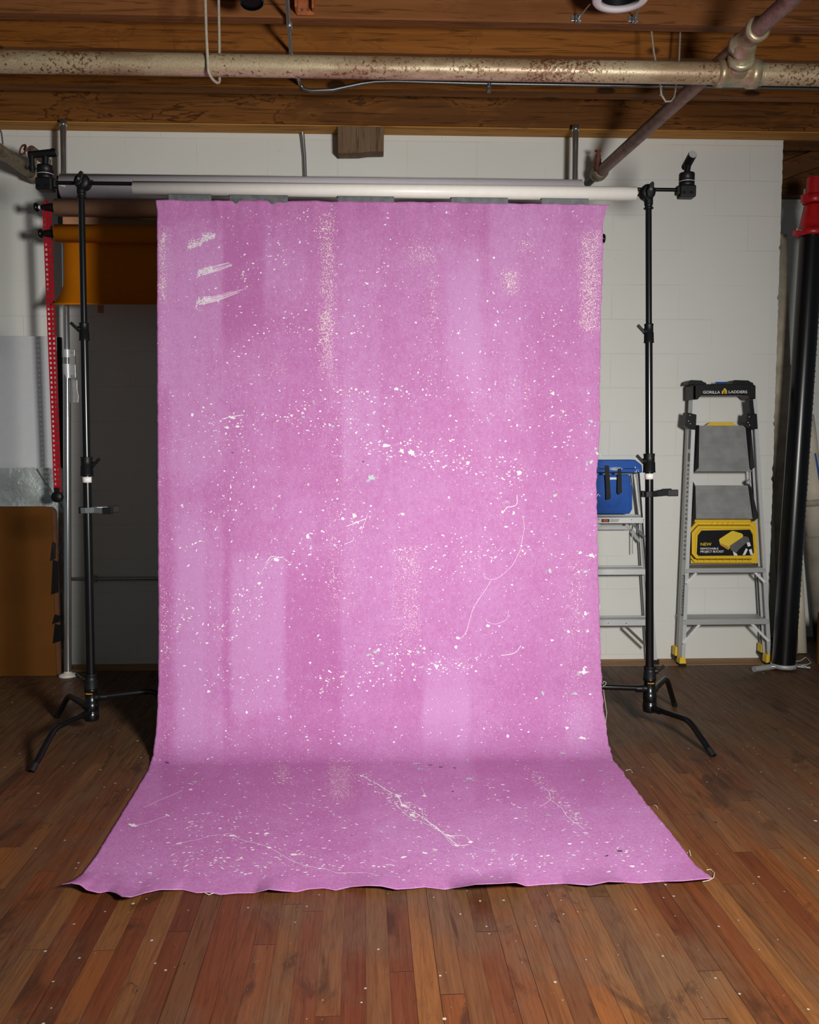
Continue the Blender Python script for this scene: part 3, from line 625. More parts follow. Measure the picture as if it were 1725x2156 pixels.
lift = np.array([.004+.065*max(0, vn(u*19, 3)-.40)**1.0+(.022*max(0, 1-u/.09) if u < .09 else 0) for u in us])
fpx = 150+(1492-150)*us
Yf = np.array([P(x, interp(FE, x), Z=float(l)).y for x, l in zip(fpx, lift)])
def edge(Y, Z, tab, X0):
    X = X0
    for _ in range(4):
        px, py = proj((X, Y, Z)); X = P(interp(tab, py), py, Y=Y).x
    return X
G = np.zeros((NV+NFl, NU, 3)); XL = []; XRr = []
for r in range(NV+NFl):
    if r < NV: Y, Z = prof[r]; Ya = np.full(NU, Y); Za = np.full(NU, Z)
    else:
        tt = (r-NV+1)/NFl; Ya = YF0+(Yf-YF0)*tt; Za = .003+(lift-.003)*np.clip((tt-.86)/.14, 0, 1)**1.6
        Y, Z = float(Ya.mean()), .003
    xl_ = edge(float(Ya[0]), Z, LE, -1.0); xr_ = edge(float(Ya[-1]), Z, RE, 1.0)
    j = .0018*(vn(r*.31, 5)-.5)+.0012*(vn(r*.9, 8)-.5)
    X = (xl_+j)+(xr_-xl_+j*1.5)*us
    if r < NV:
        top = math.exp(-r/9.0)
        wr = np.array([.010*(vn(u*34, 1)-.5)+.006*(vn(u*75, 2)-.5) for u in us])*top
        wav = np.array([.006*math.sin(u*7+1)+.004*math.sin(u*15+r*.01) for u in us])
        Ya = Ya+wr+wav*min(1, r/60)*max(0, min(1, (NV-r)/80))
        if r == 0: Za = Za+np.array([.006*(vn(u*26, 4)-.5) for u in us])
    else: Za = Za+np.array([.003*max(0, vn(u*9+r*.05, 6)-.5) for u in us])*min(1, (r-NV)/20)
    G[r, :, 0] = X; G[r, :, 1] = Ya; G[r, :, 2] = Za; XL.append(xl_); XRr.append(xr_)
NR = NV+NFl
S = list(arc)
for i in range(NFl): S.append(arc[-1]+(i+1)/NFl*(YF0-float(Yf.mean())))
S = np.array(S); XL = np.array(XL); XRr = np.array(XRr)
# normals
du = np.gradient(G, axis=1); dr = np.gradient(G, axis=0); N = np.cross(dr, du); N /= np.linalg.norm(N, axis=2)[:, :, None]+1e-12
if N[100, 100, 1] > 0: N = -N
TH = .0012
back = G-N*TH
verts = np.concatenate([G.reshape(-1, 3), back.reshape(-1, 3)]); K = NR*NU
ii, jj = np.meshgrid(np.arange(NR-1), np.arange(NU-1), indexing='ij'); a = (ii*NU+jj).ravel()
fr = np.stack([a, a+NU, a+NU+1, a+1], 1); bk = np.stack([a+K, a+K+1, a+K+NU+1, a+K+NU], 1)
faces = fr.tolist(); mi = [0]*len(faces); bkl = bk.tolist(); faces += bkl; mi += [5]*len(bkl)
for i in range(NR-1):
    for c_, sgn in ((0, 1), (NU-1, -1)):
        q = [i*NU+c_, i*NU+c_+K, (i+1)*NU+c_+K, (i+1)*NU+c_]; faces.append(q if sgn > 0 else q[::-1]); mi.append(0)
for j in range(NU-1):
    for r, sgn in ((0, -1), (NR-1, 1)):
        q = [r*NU+j, r*NU+j+K, r*NU+j+1+K, r*NU+j+1]; faces.append(q if sgn > 0 else q[::-1]); mi.append(0)
def surf(s, u, off):
    s = np.clip(s, 0, S[-1]-1e-6); u = np.clip(u, .0005, .9995)
    r = np.clip(np.searchsorted(S, s)-1, 0, NR-2); fr_ = (s-S[r])/(S[r+1]-S[r]); c = u*(NU-1); ci = np.clip(c.astype(int), 0, NU-2); fc = c-ci
    def bl(A): return (A[r, ci]*((1-fr_)*(1-fc))[:, None]+A[r+1, ci]*(fr_*(1-fc))[:, None]+A[r, ci+1]*((1-fr_)*fc)[:, None]+A[r+1, ci+1]*(fr_*fc)[:, None])
    return bl(G)+bl(N)*off
PROF = np.array(prof+[(YF0+(float(Yf.mean())-.03-YF0)*(i+1)/NFl, .003) for i in range(NFl)])
def hit(px, py):
    d = ray(px, py); best = None
    den = PROF[1:]-PROF[:-1]
    # solve CAM + t d = a + k*den in (Y,Z)
    a = PROF[:-1]; det = d.y*(-den[:, 1])+den[:, 0]*d.z
    bx = a[:, 0]-CAM.y; bz = a[:, 1]-CAM.z
    t = (bx*(-den[:, 1])+den[:, 0]*bz)/det; k = (d.y*bz-d.z*bx)/det
    ok = np.where((k >= 0) & (k <= 1) & (t > 0))[0]
    if len(ok) == 0: return None
    i = ok[np.argmin(t[ok])]; x = CAM.x+d.x*t[i]; s = S[i]+(S[min(i+1, NR-1)]-S[i])*k[i]
    u = (x-XL[i])/(XRr[i]-XL[i])
    return (s, u, XRr[i]-XL[i]) if -.0 <= u <= 1.0 else None
# paint splashes
SPL = []                                              # (s,u,width, rs,ru,angle,n,jag,mat)
def splat(px, py, r, mat=1, el=1.0, ang=0., n=8, jag=.3):
    h = hit(px, py)
    if h: SPL.append((h[0], h[1], h[2], r, el, ang, n, jag, mat))
def cluster(px, py, sx, sy, n, rmin=.0012, rmax=.004, mat=1, ang=0, el=1.3, rot=0):
    ca, sa = math.cos(rot), math.sin(rot)
    for _ in range(n):
        a, b = rng.normal(0, sx), rng.normal(0, sy); x = px+a*ca-b*sa; y = py+a*sa+b*ca
        r = rmin+(rmax-rmin)*rng.random()**3.2
        splat(x, y, r, mat, 1+(el-1)*rng.random()*2, ang+rng.normal(0, .4), 7)
def line(pts, w=.0012, mat=1):
    hs = [hit(*p) for p in pts]
    hs = [h for h in hs if h]
    if len(hs) > 1: LINES.append((hs, w, mat))
LINES = []
for _ in range(4600):                                 # fine spray over the whole cloth
    x, y = rng.uniform(325, 1285), rng.uniform(430, 1600)
    splat(x, y, .0007+.0019*rng.random()**5, 1, 1+rng.random()*1.2, rng.random()*3, 6)
for _ in range(1900):
    y = rng.uniform(1600, 1860); k = (y-1600)/260; x = rng.uniform(320-170*k, 1290+200*k)
    splat(x, y, .0008+.0026*rng.random()**4, 1, 1.2+rng.random()*1.6, PI/2+rng.normal(0, .6), 6)
CL = [(620, 700, 70, 26, 110, 0), (560, 560, 80, 14, 70, -.5), (610, 470, 60, 20, 40, -.4), (500, 885, 40, 14, 60, 0), (640, 870, 34, 22, 60, 0), (760, 830, 50, 10, 60, 0),
      (810, 560, 10, 60, 40, 0), (700, 900, 90, 30, 90, 0), (820, 945, 50, 14, 90, .15), (950, 970, 70, 18, 150, .1), (1085, 995, 30, 16, 50, 0), (1000, 720, 60, 70, 110, .8), (1170, 680, 16, 40, 40, 0),
      (440, 930, 60, 26, 60, 0), (500, 1040, 60, 40, 70, -.6), (440, 1130, 50, 18, 60, -.8), (580, 1180, 50, 26, 60, -.6), (740, 1090, 36, 24, 60, 0), (650, 1140, 30, 30, 40, 0), (690, 1250, 60, 60, 60, 0),
      (520, 1270, 30, 20, 60, -.4), (370, 1320, 18, 40, 60, .3), (470, 1330, 24, 30, 60, -.9), (850, 1390, 70, 18, 150, .1), (960, 1400, 30, 12, 60, 0), (760, 1440, 60, 12, 60, -.2), (940, 1180, 60, 30, 90, 0), (1030, 1150, 60, 20, 60, -.3),
      (1060, 1060, 24, 18, 30, 0), (560, 1450, 90, 20, 60, 0), (470, 1420, 40, 16, 40, 0), (700, 1430, 36, 22, 60, 0), (720, 1540, 70, 18, 60, 0), (1050, 1540, 40, 20, 40, 0), (420, 1560, 70, 14, 50, 0), (1190, 900, 60, 60, 70, 0), (1130, 1200, 60, 80, 60, 0),
      (1120, 850, 90, 60, 70, 0), (900, 830, 100, 50, 80, 0), (560, 800, 80, 60, 60, 0), (740, 620, 60, 50, 50, 0)]
for x, y, sx, sy, n, ro in CL: cluster(x, y, sx, sy, int(n*1.25), .0008, .0044, 1, PI/2-ro, 1.8, ro)
for x, y, sx, sy, n, ro in [(840, 1690, 40, 9, 120, .62), (900, 1735, 50, 7, 90, .5), (770, 1640, 40, 8, 70, .5), (1180, 1690, 44, 9, 130, .85), (1140, 1650, 22, 8, 40, .8), (470, 1730, 60, 16, 80, -.2), (430, 1770, 60, 16, 70, 0), (600, 1800, 50, 22, 70, 0), (440, 1815, 40, 12, 60, 0), (710, 1730, 30, 8, 50, .6), (640, 1700, 70, 20, 60, 0), (1080, 1700, 50, 10, 60, .6), (960, 1800, 90, 24, 90, .2), (1110, 1825, 90, 16, 80, 0), (800, 1835, 60, 14, 50, 0), (1300, 1800, 60, 20, 50, .3), (360, 1840, 80, 14, 50, 0), (540, 1840, 90, 14, 70, 0), (560, 1640, 120, 14, 60, 0), (380, 1650, 50, 30, 40, -.4)]:
    cluster(x, y, sx, sy, int(n*1.25), .0009, .0050, 1, PI/2-ro*.5, 2.2, ro)
for x, y, ln in ((440, 500, 18), (412, 515, 18), (432, 572, 62), (430, 634, 86)):     # brushy white smears with streaks up to the right
    for _ in range(230):
        a_ = rng.random(); b_ = rng.normal(0, 5.5*(1-.5*a_)); splat(x-16+30*a_-b_*.2, y+2-7*a_+b_, .0007+.0016*rng.random(), 1, 1.5+2*rng.random(), 1.86+rng.normal(0, .25), 6)
    for k in range(16):
        y0_ = rng.normal(0, 4); l_ = ln*rng.random()
        if l_ > 20: line([(x-4, y+y0_), (x+l_*.5, y-l_*.14+y0_*.8), (x+l_, y-l_*.30+y0_*.6)], .0004+.0003*rng.random())
BL = [(812, 938, .010, 2.4, 1.5), (845, 950, .008, 1.5, 1), (866, 953, .011, 1.6, .6), (985, 975, .008, 1.2, 0), (1094, 996, .010, 1.2, 0), (490, 880, .007, 2.4, 1.4), (405, 873, .006, 1, 0), (500, 898, .006, 2, 1.5), (478, 900, .007, 1.6, 1.5), (745, 1085, .009, 1.3, .5), (752, 1100, .006, 2.2, 1.2), (722, 1092, .006, 1, 0), (648, 1130, .008, 1.4, .2), (582, 1179, .009, 1.6, 1.2), (546, 1228, .006, 1, 0), (836, 819, .007, 1, 0), (945, 1047, .005, 1, 0), (1006, 548, .0045, 1, 0), (1041, 543, .0045, 1, 0), (1027, 634, .004, 1, 0), (880, 785, .004, 1, 0), (940, 448, .004, 1, 0), (964, 1343, .007, 1.3, 1.2), (1028, 1318, .007, 1.4, 1.3), (1058, 1078, .006, 1.6, .2), (1082, 1080, .006, 2, 0), (920, 1403, .008, 1.3, 0), (870, 1398, .006, 1, 0), (960, 1362, .006, 1, 0), (872, 1430, .005, 1, 0), (1070, 1550, .006, 1.3, 0), (1193, 1533, .006, 1, 0), (520, 1500, .005, 1, 0), (440, 1456, .006, 1, 0),
      (277, 1745, .014, 1.4, 1.2), (352, 1718, .008, 1.5, 1.4), (375, 1780, .008, 1.5, 1.5), (488, 1767, .009, 1.4, 1.5), (560, 1761, .008, 1.4, 1.5), (540, 1761, .006, 1.4, 1.5), (565, 1792, .006, 1.4, 1.5), (615, 1804, .007, 1.5, 1.5), (460, 1751, .006, 1.4, 1.5), (895, 1679, .008, 1.4, 1.5), (895, 1807, .008, 1.4, 1.5), (850, 1812, .008, 1.8, 1.5), (1060, 1655, .006, 1.3, 1.5), (1088, 1730, .006, 1.3, 1.5), (1200, 1780, .006, 1.5, 1.5), (400, 1735, .006, 1.8, 1.5), (402, 1662, .006, 1, 1.5), (1340, 1838, .007, 1.3, 1), (1285, 1845, .006, 1.6, 1.5), (760, 1635, .008, 1.3, .5), (840, 1678, .010, 1.6, .6), (852, 1700, .010, 1.5, .6), (868, 1722, .011, 1.6, .7), (886, 1708, .007, 1, 0), (946, 1762, .009, 2, 1.2), (960, 1780, .007, 1.5, 1), (990, 1770, .008, 1.3, 1.2)]
for x, y, r, el, an in BL: splat(x, y, r, 1, el, an, 13, .42)
FL = [(1166, 828, .009, 1.4, .4, 2), (1186, 866, .007, 1.2, .5, 2), (1245, 887, .010, 1.5, 1, 3), (1253, 897, .006, 1.6, 1.5, 3), (1255, 945, .008, 1.3, 0, 3), (1258, 955, .007, 1.2, .4, 1), (1244, 972, .010, 1.2, .5, 3), (1236, 978, .007, 1.6, 1.3, 3), (1170, 1043, .012, 1.3, 1.3, 3), (1160, 1055, .006, 1, 0, 3), (1068, 1056, .007, 1.5, 1, 3), (1225, 1059, .006, 1.6, 1.2, 3), (1246, 1041, .006, 1.3, 1, 3), (1168, 1087, .006, 1.6, 1.5, 3), (1199, 1083, .007, 1.4, .8, 3), (782, 1005, .016, 1.5, 1.4, 3), (775, 1013, .008, 1.8, 1.5, 3), (650, 1020, .006, 1.8, .2, 2), (710, 1011, .006, 1.3, 1, 2), (640, 878, .007, 1, 0, 3), (660, 846, .007, 1.2, 1.5, 3), (1162, 1168, .007, 1.1, 0, 3), (1222, 1164, .009, 1.6, 1.3, 1), (1245, 1169, .013, 1.3, .7, 1), (1160, 1202, .010, 1.3, .2, 3), (1220, 1204, .006, 1.2, 1, 1), (1233, 1203, .009, 1.7, 1.5, 3), (1234, 1292, .011, 1.3, .8, 1), (1220, 1291, .006, 1.4, 1.5, 3), (1197, 1330, .007, 1.7, .9, 1), (1218, 1329, .006, 1.2, 1.3, 1), (1237, 1329, .007, 1.5, 1.3, 1), (1163, 1348, .006, 2, 1.2, 1), (1230, 1415, .020, 1.7, 1.3, 1), (1218, 1418, .009, 1.6, 1.5, 3), (1144, 1459, .010, 1.7, .1, 3), (1212, 1460, .010, 1.9, 1.5, 3), (1193, 1460, .006, 1, 0, 3), (1244, 1462, .007, 1.5, 1.5, 1), (1225, 1554, .014, 2.2, 1.5, 1), (1185, 1586, .010, 2.6, 1.5, 3), (1217, 1585, .006, 1.8, 1.5, 3), (878, 1608, .014, 2.4, 1.7, 3), (886, 1620, .012, 1.8, 1.9, 3), (985, 1600, .007, 1.3, 1.4, 3), (992, 1640, .017, 1.6, 1.5, 3), (1266, 1624, .009, 2.2, 1.5, 3), (1228, 1646, .009, 2.2, 1.5, 3), (1215, 1717, .009, 2.4, 1.5, 3), (1156, 1719, .008, 2, 1.5, 3), (412, 1646, .010, 1.8, 1.5, 3), (378, 1680, .009, 1.8, 1.5, 3), (504, 1724, .008, 1.8, 1.5, 3), (790, 1372, .011, 1.2, 1.2, 3), (775, 1378, .008, 1.4, 1.4, 3), (862, 1370, .008, 1.4, 1, 2), (880, 1372, .009, 1.4, .5, 3), (893, 1364, .007, 1.2, 0, 2), (805, 1395, .009, 1.4, 1.2, 3), (904, 793, .006, 1.2, 0, 3), (1085, 801, .006, 1.3, 1, 3), (1100, 1160, .006, 1, 0, 2), (1028, 885, .007, 1.4, 1.2, 3), (700, 898, .008, 1.2, 1, 3), (890, 1080, .004, 1, 0, 3), (848, 1082, .009, 1.5, 1.4, 2), (575, 1070, .007, 1.2, 0, 3)]
for x, y, r, el, an, mt in FL:
    splat(x, y, r*.66, mt, el, an, 17, .55)
    for _ in range(4): splat(x+rng.normal(0, r*420), y+rng.normal(0, r*260), r*(.12+.2*rng.random()), mt, 1.5, an, 8, .5)
for x, y, r in ((764, 972, .004), (489, 953, .003), (352, 1606, .008), (1312, 1803, .008), (1283, 1812, .006), (907, 1611, .006), (928, 1615, .006), (958, 1617, .005), (954, 1666, .004), (740, 1768, .003)): splat(x, y, r, 4, 1.7, 1.3, 9, .4)
LN = [([(1100, 1085), (1104, 1110), (1098, 1150), (1083, 1185), (1060, 1210), (1040, 1220), (1024, 1218), (1020, 1211)], .0009), ([(1035, 1222), (1020, 1245), (1002, 1270), (992, 1295), (985, 1320), (975, 1340), (966, 1344)], .0010), ([(1090, 1042), (1088, 1062), (1078, 1067), (1070, 1068), (1060, 1078)], .0018), ([(1072, 1285), (1066, 1305), (1045, 1314), (1028, 1310), (1024, 1304)], .0008), ([(1097, 1360), (1088, 1372), (1075, 1378), (1055, 1380)], .0016),
      ([(283, 1743), (310, 1737), (335, 1727), (352, 1718)], .0012), ([(300, 1705), (330, 1690), (350, 1682), (385, 1664)], .0012), ([(375, 1781), (410, 1778), (450, 1768), (486, 1762)], .0012), ([(488, 1767), (520, 1778), (560, 1790), (590, 1803), (620, 1822), (650, 1838), (690, 1847), (740, 1853), (775, 1851), (800, 1858)], .0013), ([(765, 1636), (790, 1650), (812, 1664), (838, 1680), (846, 1695), (868, 1712), (890, 1728), (915, 1745), (940, 1765), (965, 1778), (985, 1775)], .0030), ([(830, 1690), (860, 1724), (900, 1742), (935, 1758)], .0014), ([(850, 1690), (885, 1705), (892, 1725), (920, 1750), (955, 1783)], .0014), ([(945, 1762), (975, 1757), (990, 1770)], .0018), ([(985, 1775), (1020, 1790), (1050, 1794)], .0009), ([(1140, 1655), (1155, 1668), (1160, 1685), (1140, 1700)], .0014), ([(1150, 1680), (1180, 1700), (1195, 1722), (1215, 1738), (1232, 1750)], .0016), ([(992, 1822), (1012, 1840)], .0012), ([(806, 1812), (835, 1820)], .001), ([(888, 1660), (895, 1678)], .0012), ([(560, 1186), (572, 1172), (588, 1174), (598, 1172)], .0016), ([(575, 1176), (556, 1195), (552, 1210)], .0009), ([(592, 1172), (612, 1186)], .0007), ([(730, 1108), (750, 1100), (770, 1092)], .0020), ([(468, 882), (490, 877), (512, 874)], .0020), ([(745, 1130), (744, 1138), (725, 1146)], .0010), ([(760, 1120), (775, 1080)], .0008)]
for pts, w in LN: line(pts, w*.62)
# wear specks (cream stipple bands where the roller missed)
for x0, y0, x1, y1, n in ((676, 450, 702, 760, 420), (676, 660, 698, 720, 160), (336, 490, 348, 630, 200), (1226, 500, 1258, 690, 420), (1062, 572, 1090, 615, 160), (870, 520, 915, 550, 70), (905, 590, 918, 700, 60), (690, 1615, 742, 1680, 160), (585, 1610, 606, 1645, 70), (340, 1240, 352, 1400, 80), (835, 1150, 880, 1210, 120), (850, 1240, 880, 1330, 120), (695, 1130, 710, 1260, 90), (1200, 1180, 1225, 1330, 90), (1090, 500, 1120, 530, 60)):
    for _ in range(int(n*.75)):
        x = (x0+x1)/2+rng.normal(0, .32)*(x1-x0); y = rng.uniform(y0, y1)
        splat(x, y, .0009+.0014*rng.random(), 2, 1+rng.random()*.6, rng.random()*3, 5)
pv = []; pf = []; base = len(verts)
sa, ua, fa = [], [], []
for (s, u, wd, r, el, ang, n, jag, mt) in SPL:
    idx = []
    for k in range(n):
        th = 2*PI*k/n; q = r*(1+jag*(rng.random()*2-1)); a_ = q*math.cos(th)*math.sqrt(el); b_ = q*math.sin(th)/math.sqrt(el)
        ds = a_*math.cos(ang)-b_*math.sin(ang); dx = a_*math.sin(ang)+b_*math.cos(ang)
        idx.append(base+len(sa)); sa.append(s+ds); ua.append(u+dx/wd)
    faces.append(idx); mi.append(mt)
for hs, w, mt in LINES:
    m_ = len(hs); dn = []
    for k in range(m_-1):                             # resample
        h0, h1, h2, h3 = hs[max(0, k-1)], hs[k], hs[k+1], hs[min(m_-1, k+2)]
        for q in range(8):
            f = q/8; dn.append(tuple(.5*(2*h1[c]+(h2[c]-h0[c])*f+(2*h0[c]-5*h1[c]+4*h2[c]-h3[c])*f*f+(3*h1[c]-h0[c]-3*h2[c]+h3[c])*f**3) for c in range(3)))
    dn.append(hs[-1]); ids = []
    for k, (s, u, wd) in enumerate(dn):
        p, q = dn[max(0, k-1)], dn[min(len(dn)-1, k+1)]; ts, tx = q[0]-p[0], (q[1]-p[1])*wd; L = math.hypot(ts, tx)+1e-9
        ww = w*(.7+.7*rng.random())
        ids.append((base+len(sa), base+len(sa)+1)); sa += [s+tx/L*ww, s-tx/L*ww]; ua += [u-ts/L*ww/wd, u+ts/L*ww/wd]
    for k in range(len(ids)-1): faces.append([ids[k][0], ids[k][1], ids[k+1][1], ids[k+1][0]]); mi.append(mt)
sp = surf(np.array(sa), np.array(ua), .0008)
verts = np.concatenate([verts, sp])
org = Vector((0, SY1, 0)); ORI_S = org
me = bpy.data.meshes.new('backdrop_cloth'); me.from_pydata((verts-np.array(org)).tolist(), [], faces)
for m_ in ('canvas', 'canvas_white', 'canvas_cream', 'canvas_grey', 'canvas_dark', 'canvas_back'): me.materials.append(M[m_])
me.polygons.foreach_set('material_index', mi); me.polygons.foreach_set('use_smooth', [True]*len(faces))
# roller patches: lighter and darker rectangles of brushed paint, worn stipple bands
tone = np.zeros(len(verts)); wear = np.zeros(len(verts))
LT = [(335, 475, 470, 1010, .50), (545, 485, 645, 640, .30), (722, 470, 800, 1000, .30), (940, 540, 1010, 800, .75), (1030, 430, 1180, 600, .30), (815, 430, 940, 520, .20), (470, 700, 600, 830, .25), (370, 1090, 470, 1600, .60), (485, 1170, 600, 1500, .65), (892, 1410, 985, 1560, .85), (1190, 1480, 1245, 1565, .6), (600, 1000, 660, 1200, .25), (830, 900, 1060, 1330, .15), (720, 830, 830, 1500, .20), (780, 1700, 1400, 1860, .30), (980, 640, 1100, 900, .35),
      (335, 425, 830, 478, -.55), (470, 480, 556, 720, -.65), (556, 640, 690, 820, -.35), (590, 840, 720, 1060, -.30), (430, 1000, 488, 1560, -.50), (333, 820, 358, 1600, -.55), (602, 1180, 715, 1560, -.40), (820, 430, 1030, 520, -.3), (776, 1440, 890, 1580, -.15), (1130, 640, 1230, 1000, -.25), (1040, 1340, 1240, 1560, -.15), (340, 1590, 760, 1700, -.35), (300, 1700, 700, 1800, -.15), (1000, 1590, 1270, 1690, -.3), (1100, 1720, 1300, 1800, -.25)]
WR = [(670, 445, 708, 790, .55), (335, 480, 350, 640, .7), (1220, 480, 1266, 700, .7), (1050, 560, 1095, 620, .5), (850, 500, 920, 560, .35), (900, 560, 920, 760, .35), (690, 1605, 745, 1690, .6), (580, 1605, 612, 1650, .5), (680, 760, 760, 1300, .22), (820, 1130, 890, 1360, .35), (336, 640, 352, 1600, .3), (1010, 800, 1120, 860, .2), (1190, 1150, 1240, 1560, .25), (560, 760, 600, 800, .4)]
co = G.reshape(-1, 3); q = (co-np.array(CAM)) @ np.array(RM); PX = W/2+F*q[:, 0]/-q[:, 2]; PY = H/2-F*q[:, 1]/-q[:, 2]
jx = 1.2*np.sin(PY*.02); jy = 3*np.sin(PX*.035)+2*np.sin(PX*.11)
def boxmask(x0, y0, x1, y1, e, ey=1.5): 
    f = lambda v: np.clip(v/e+.5, 0, 1)
    g = lambda v: np.clip(v/(e*ey)+.5, 0, 1)
    return f(PX+jx-x0)*f(x1-PX-jx)*g(PY+jy-y0)*g(y1-PY-jy)
STK = np.interp(PX, np.arange(0, 1800, 3), [vn(x*.075, 21)*.55+vn(x*.21, 22)*.45 for x in range(0, 1800, 3)])
for x0, y0, x1, y1, v in LT: tone[:K] += .78*v*boxmask(x0, y0, x1, y1, 9+random.random()*14, 2+8*random.random())*(.72+.5*STK)
for x0, y0, x1, y1, v in WR: wear[:K] = np.maximum(wear[:K], v*boxmask(x0, y0, x1, y1, 22))
for nm, arr in (('tone', tone), ('wear', wear)):
    at = me.attributes.new(nm, 'FLOAT', 'POINT'); at.data.foreach_set('value', arr.astype(np.float32))
me.update()
bd = thing('painted_backdrop', 'pink paint splattered canvas backdrop hanging down and sweeping across the floor', 'backdrop', org)
bo = bpy.data.objects.new('canvas', me); col.objects.link(bo); bo.parent = bd; ORI[bo.name] = org
# tape strips between tube and canvas
for x0, x1, mt in ((355, 445, 'greytape'), (484, 606, 'greytape'), (712, 830, 'greytape'), (951, 1070, 'greytape'), (1141, 1240, 'greytape')):
    a = P(x0, 414, Y=SY0+.003); b = P(x1, 414, Y=SY0+.003)
    part('tape_strip', MB().mm(a.x, b.x, SY0+.004, SY0+.006, ztop-.02, TZ-.0290).mm(a.x, b.x, SY0+.004, YB, TZ-.0302, TZ-.0290), M[mt], bd, label='shiny grey tape holding the canvas to the tube')
# loose threads
THR = [[(1269, 1440), (1272, 1434), (1277, 1437), (1275, 1442), (1270, 1444)], [(1271, 1452), (1274, 1475), (1278, 1500), (1275, 1530)], [(1255, 1048), (1260, 1040), (1264, 1045)], [(1318, 1622), (1328, 1620), (1332, 1627)], [(1258, 958), (1264, 955), (1266, 962)], [(1385, 1702), (1383, 1697), (1378, 1695)], [(1447, 1796), (1452, 1790), (1455, 1802)], [(1488, 1832), (1497, 1830), (1505, 1838), (1503, 1848), (1492, 1854), (1480, 1856)], [(1260, 1270), (1264, 1276), (1262, 1283)], [(432, 1880), (440, 1884), (450, 1880)]]
for pts in THR:
    q = []
    for (x, y) in pts:
        if y < 1560: q.append(P(x, y, Y=float(np.interp(y, [420, 1500], [SY0, SY1]))-.004))
        else: q.append(P(x, y, Z=.006))
    part('loose_thread', MB().path(q, .0009, 6), M['thread'], bd, label='frayed pale thread at the edge')

# ------------------------------------------------------------------ wall poles, paper rolls, chain
def autopole(label, ptop, pmid, pbot, r, full):
    t = thing('telescopic_pole', label, 'pole', pbot)
    sp_ = ptop.lerp(pbot, .30) if not full else P(141, 745, Y=ptop.lerp(pbot, .42).y)
    part('inner_tube', MB().cyl(ptop, sp_.lerp(pbot, .05), r*.82, n=28), M['chrome'], t)
    part('outer_tube', MB().cyl(sp_, pbot+Vector((0,0,.012)), r, n=28), M['chrome'], t)
    part('foot_pad', MB().lathe(pbot, (0,0,1), [(0, 0), (0, .048), (.006, .050), (.014, .044), (.020, .022), (.03, .02)], 32), M['porcelain'], t)
    part('top_pad', MB().lathe(ptop, (0,0,1), [(0, r*.8), (-.03, r*.82), (-.031, r*.9), (-.02, r*.95), (0, r*.95), (0, 0)], 24), M['chrome'], t)
    return t, sp_
pT = P(133, 254, Z=JZ-.006); pB = P(143, 1424, Z=0)
tp, spl = autopole('polished telescopic pole wedged floor to beam at the left', pT, None, pB, .0205, True)
lv = MB().mm(spl.x-.022, spl.x+.045, spl.y-.026, spl.y+.022, spl.z-.028, spl.z+.02)
part('lock_collar', MB().cyl(spl+Vector((0,0,.022)), spl+Vector((0,0,-.02)), .024, n=24).mm(spl.x, spl.x+.046, spl.y-.012, spl.y+.012, spl.z-.014, spl.z+.022), M['alu'], tp, .003)
part('lock_collar', MB().cyl(spl+Vector((0,0,-.055)), spl+Vector((0,0,-.13)), .0245, n=24).mm(spl.x+.016, spl.x+.048, spl.y-.014, spl.y+.012, spl.z-.13, spl.z-.057), M['alu'], tp, .003)
part('hinge_plate', MB().mm(spl.x+.018, spl.x+.044, spl.y-.01, spl.y+.010, spl.z-.06, spl.z-.01), M['alu_dull'], tp)
part('bolt', MB().cyl(spl+Vector((.034,-.020,.006)), spl+Vector((.034,-.010,.006)), .008), M['alu_dull'], tp); part('bolt', MB().cyl(spl+Vector((.036,-.024,-.12)), spl+Vector((.036,-.012,-.12)), .007), M['alu_dull'], tp)
q = spl+Vector((.040, -.01, -.14))
part('lever', MB().prism([q+Vector((-.012,0,0)), q+Vector((.014,0,0)), q+Vector((.013,0,-.05)), q+Vector((.020,0,-.09)), q+Vector((.016,0,-.122)), q+Vector((-.014,0,-.122)), q+Vector((-.010,0,-.08)), q+Vector((-.012,0,-.04))], (0,.008,0)), M['alu'], tp, .003)
RY = 4.86
hk = MB()
for y in (395, 436, 494):
    c = P(128, y, Y=RY); hk.mm(c.x-.008, c.x+.012, RY-.03, pT.lerp(pB,.15).y-.018, c.z-.034, c.z+.030)
a, b = P(124, 385, Y=4.93), P(131, 500, Y=4.93); hk.mm(a.x-.004, a.x+.024, 4.905, 4.935, b.z, a.z+.03)
part('roll_hooks', hk, M['black_matte'], tp, .004, label='black three way roll hooks')
pT2 = P(1210, 268, Z=JZ-.006); pT2.y = 4.985; pB2 = Vector((pT2.x-.01, pT2.y, .006))
autopole('polished telescopic pole rising behind the backdrop near its right end', pT2, None, pB2, .0205, False)
# rolls
xr0 = P(131, 393, Y=RY); r0 = .064
x1 = P(1224, 400, Y=RY).x; zc = P(131, 393, Y=RY).z
t = thing('paper_roll', 'wide lilac grey paper roll, topmost of the three behind the crossbar', 'roll', (xr0.x, RY, zc), 'seamless paper rolls')
part('rolled_paper', MB().pipe((xr0.x, RY, zc), (x1, RY, zc), r0, .028, 48), M['roll_grey'], t)
q = P(131, 375, Y=RY-r0)
part('torn_edge', MB().prism([(xr0.x+.001, RY-r0-.001, zc-.01), (xr0.x+.030, RY-r0-.002, zc+.012), (xr0.x+.020, RY-r0-.001, zc-.016), (xr0.x+.04, RY-r0-.0015, zc-.02)], (0,-.0006,0)), M['roll_grey'], t)
zc2 = P(118, 437, Y=RY).z; xb0 = P(117.5, 437, Y=RY).x; r2 = .0445
t = thing('paper_roll', 'brown paper roll, the middle of the three at the left', 'roll', (xb0, RY, zc2), 'seamless paper rolls')
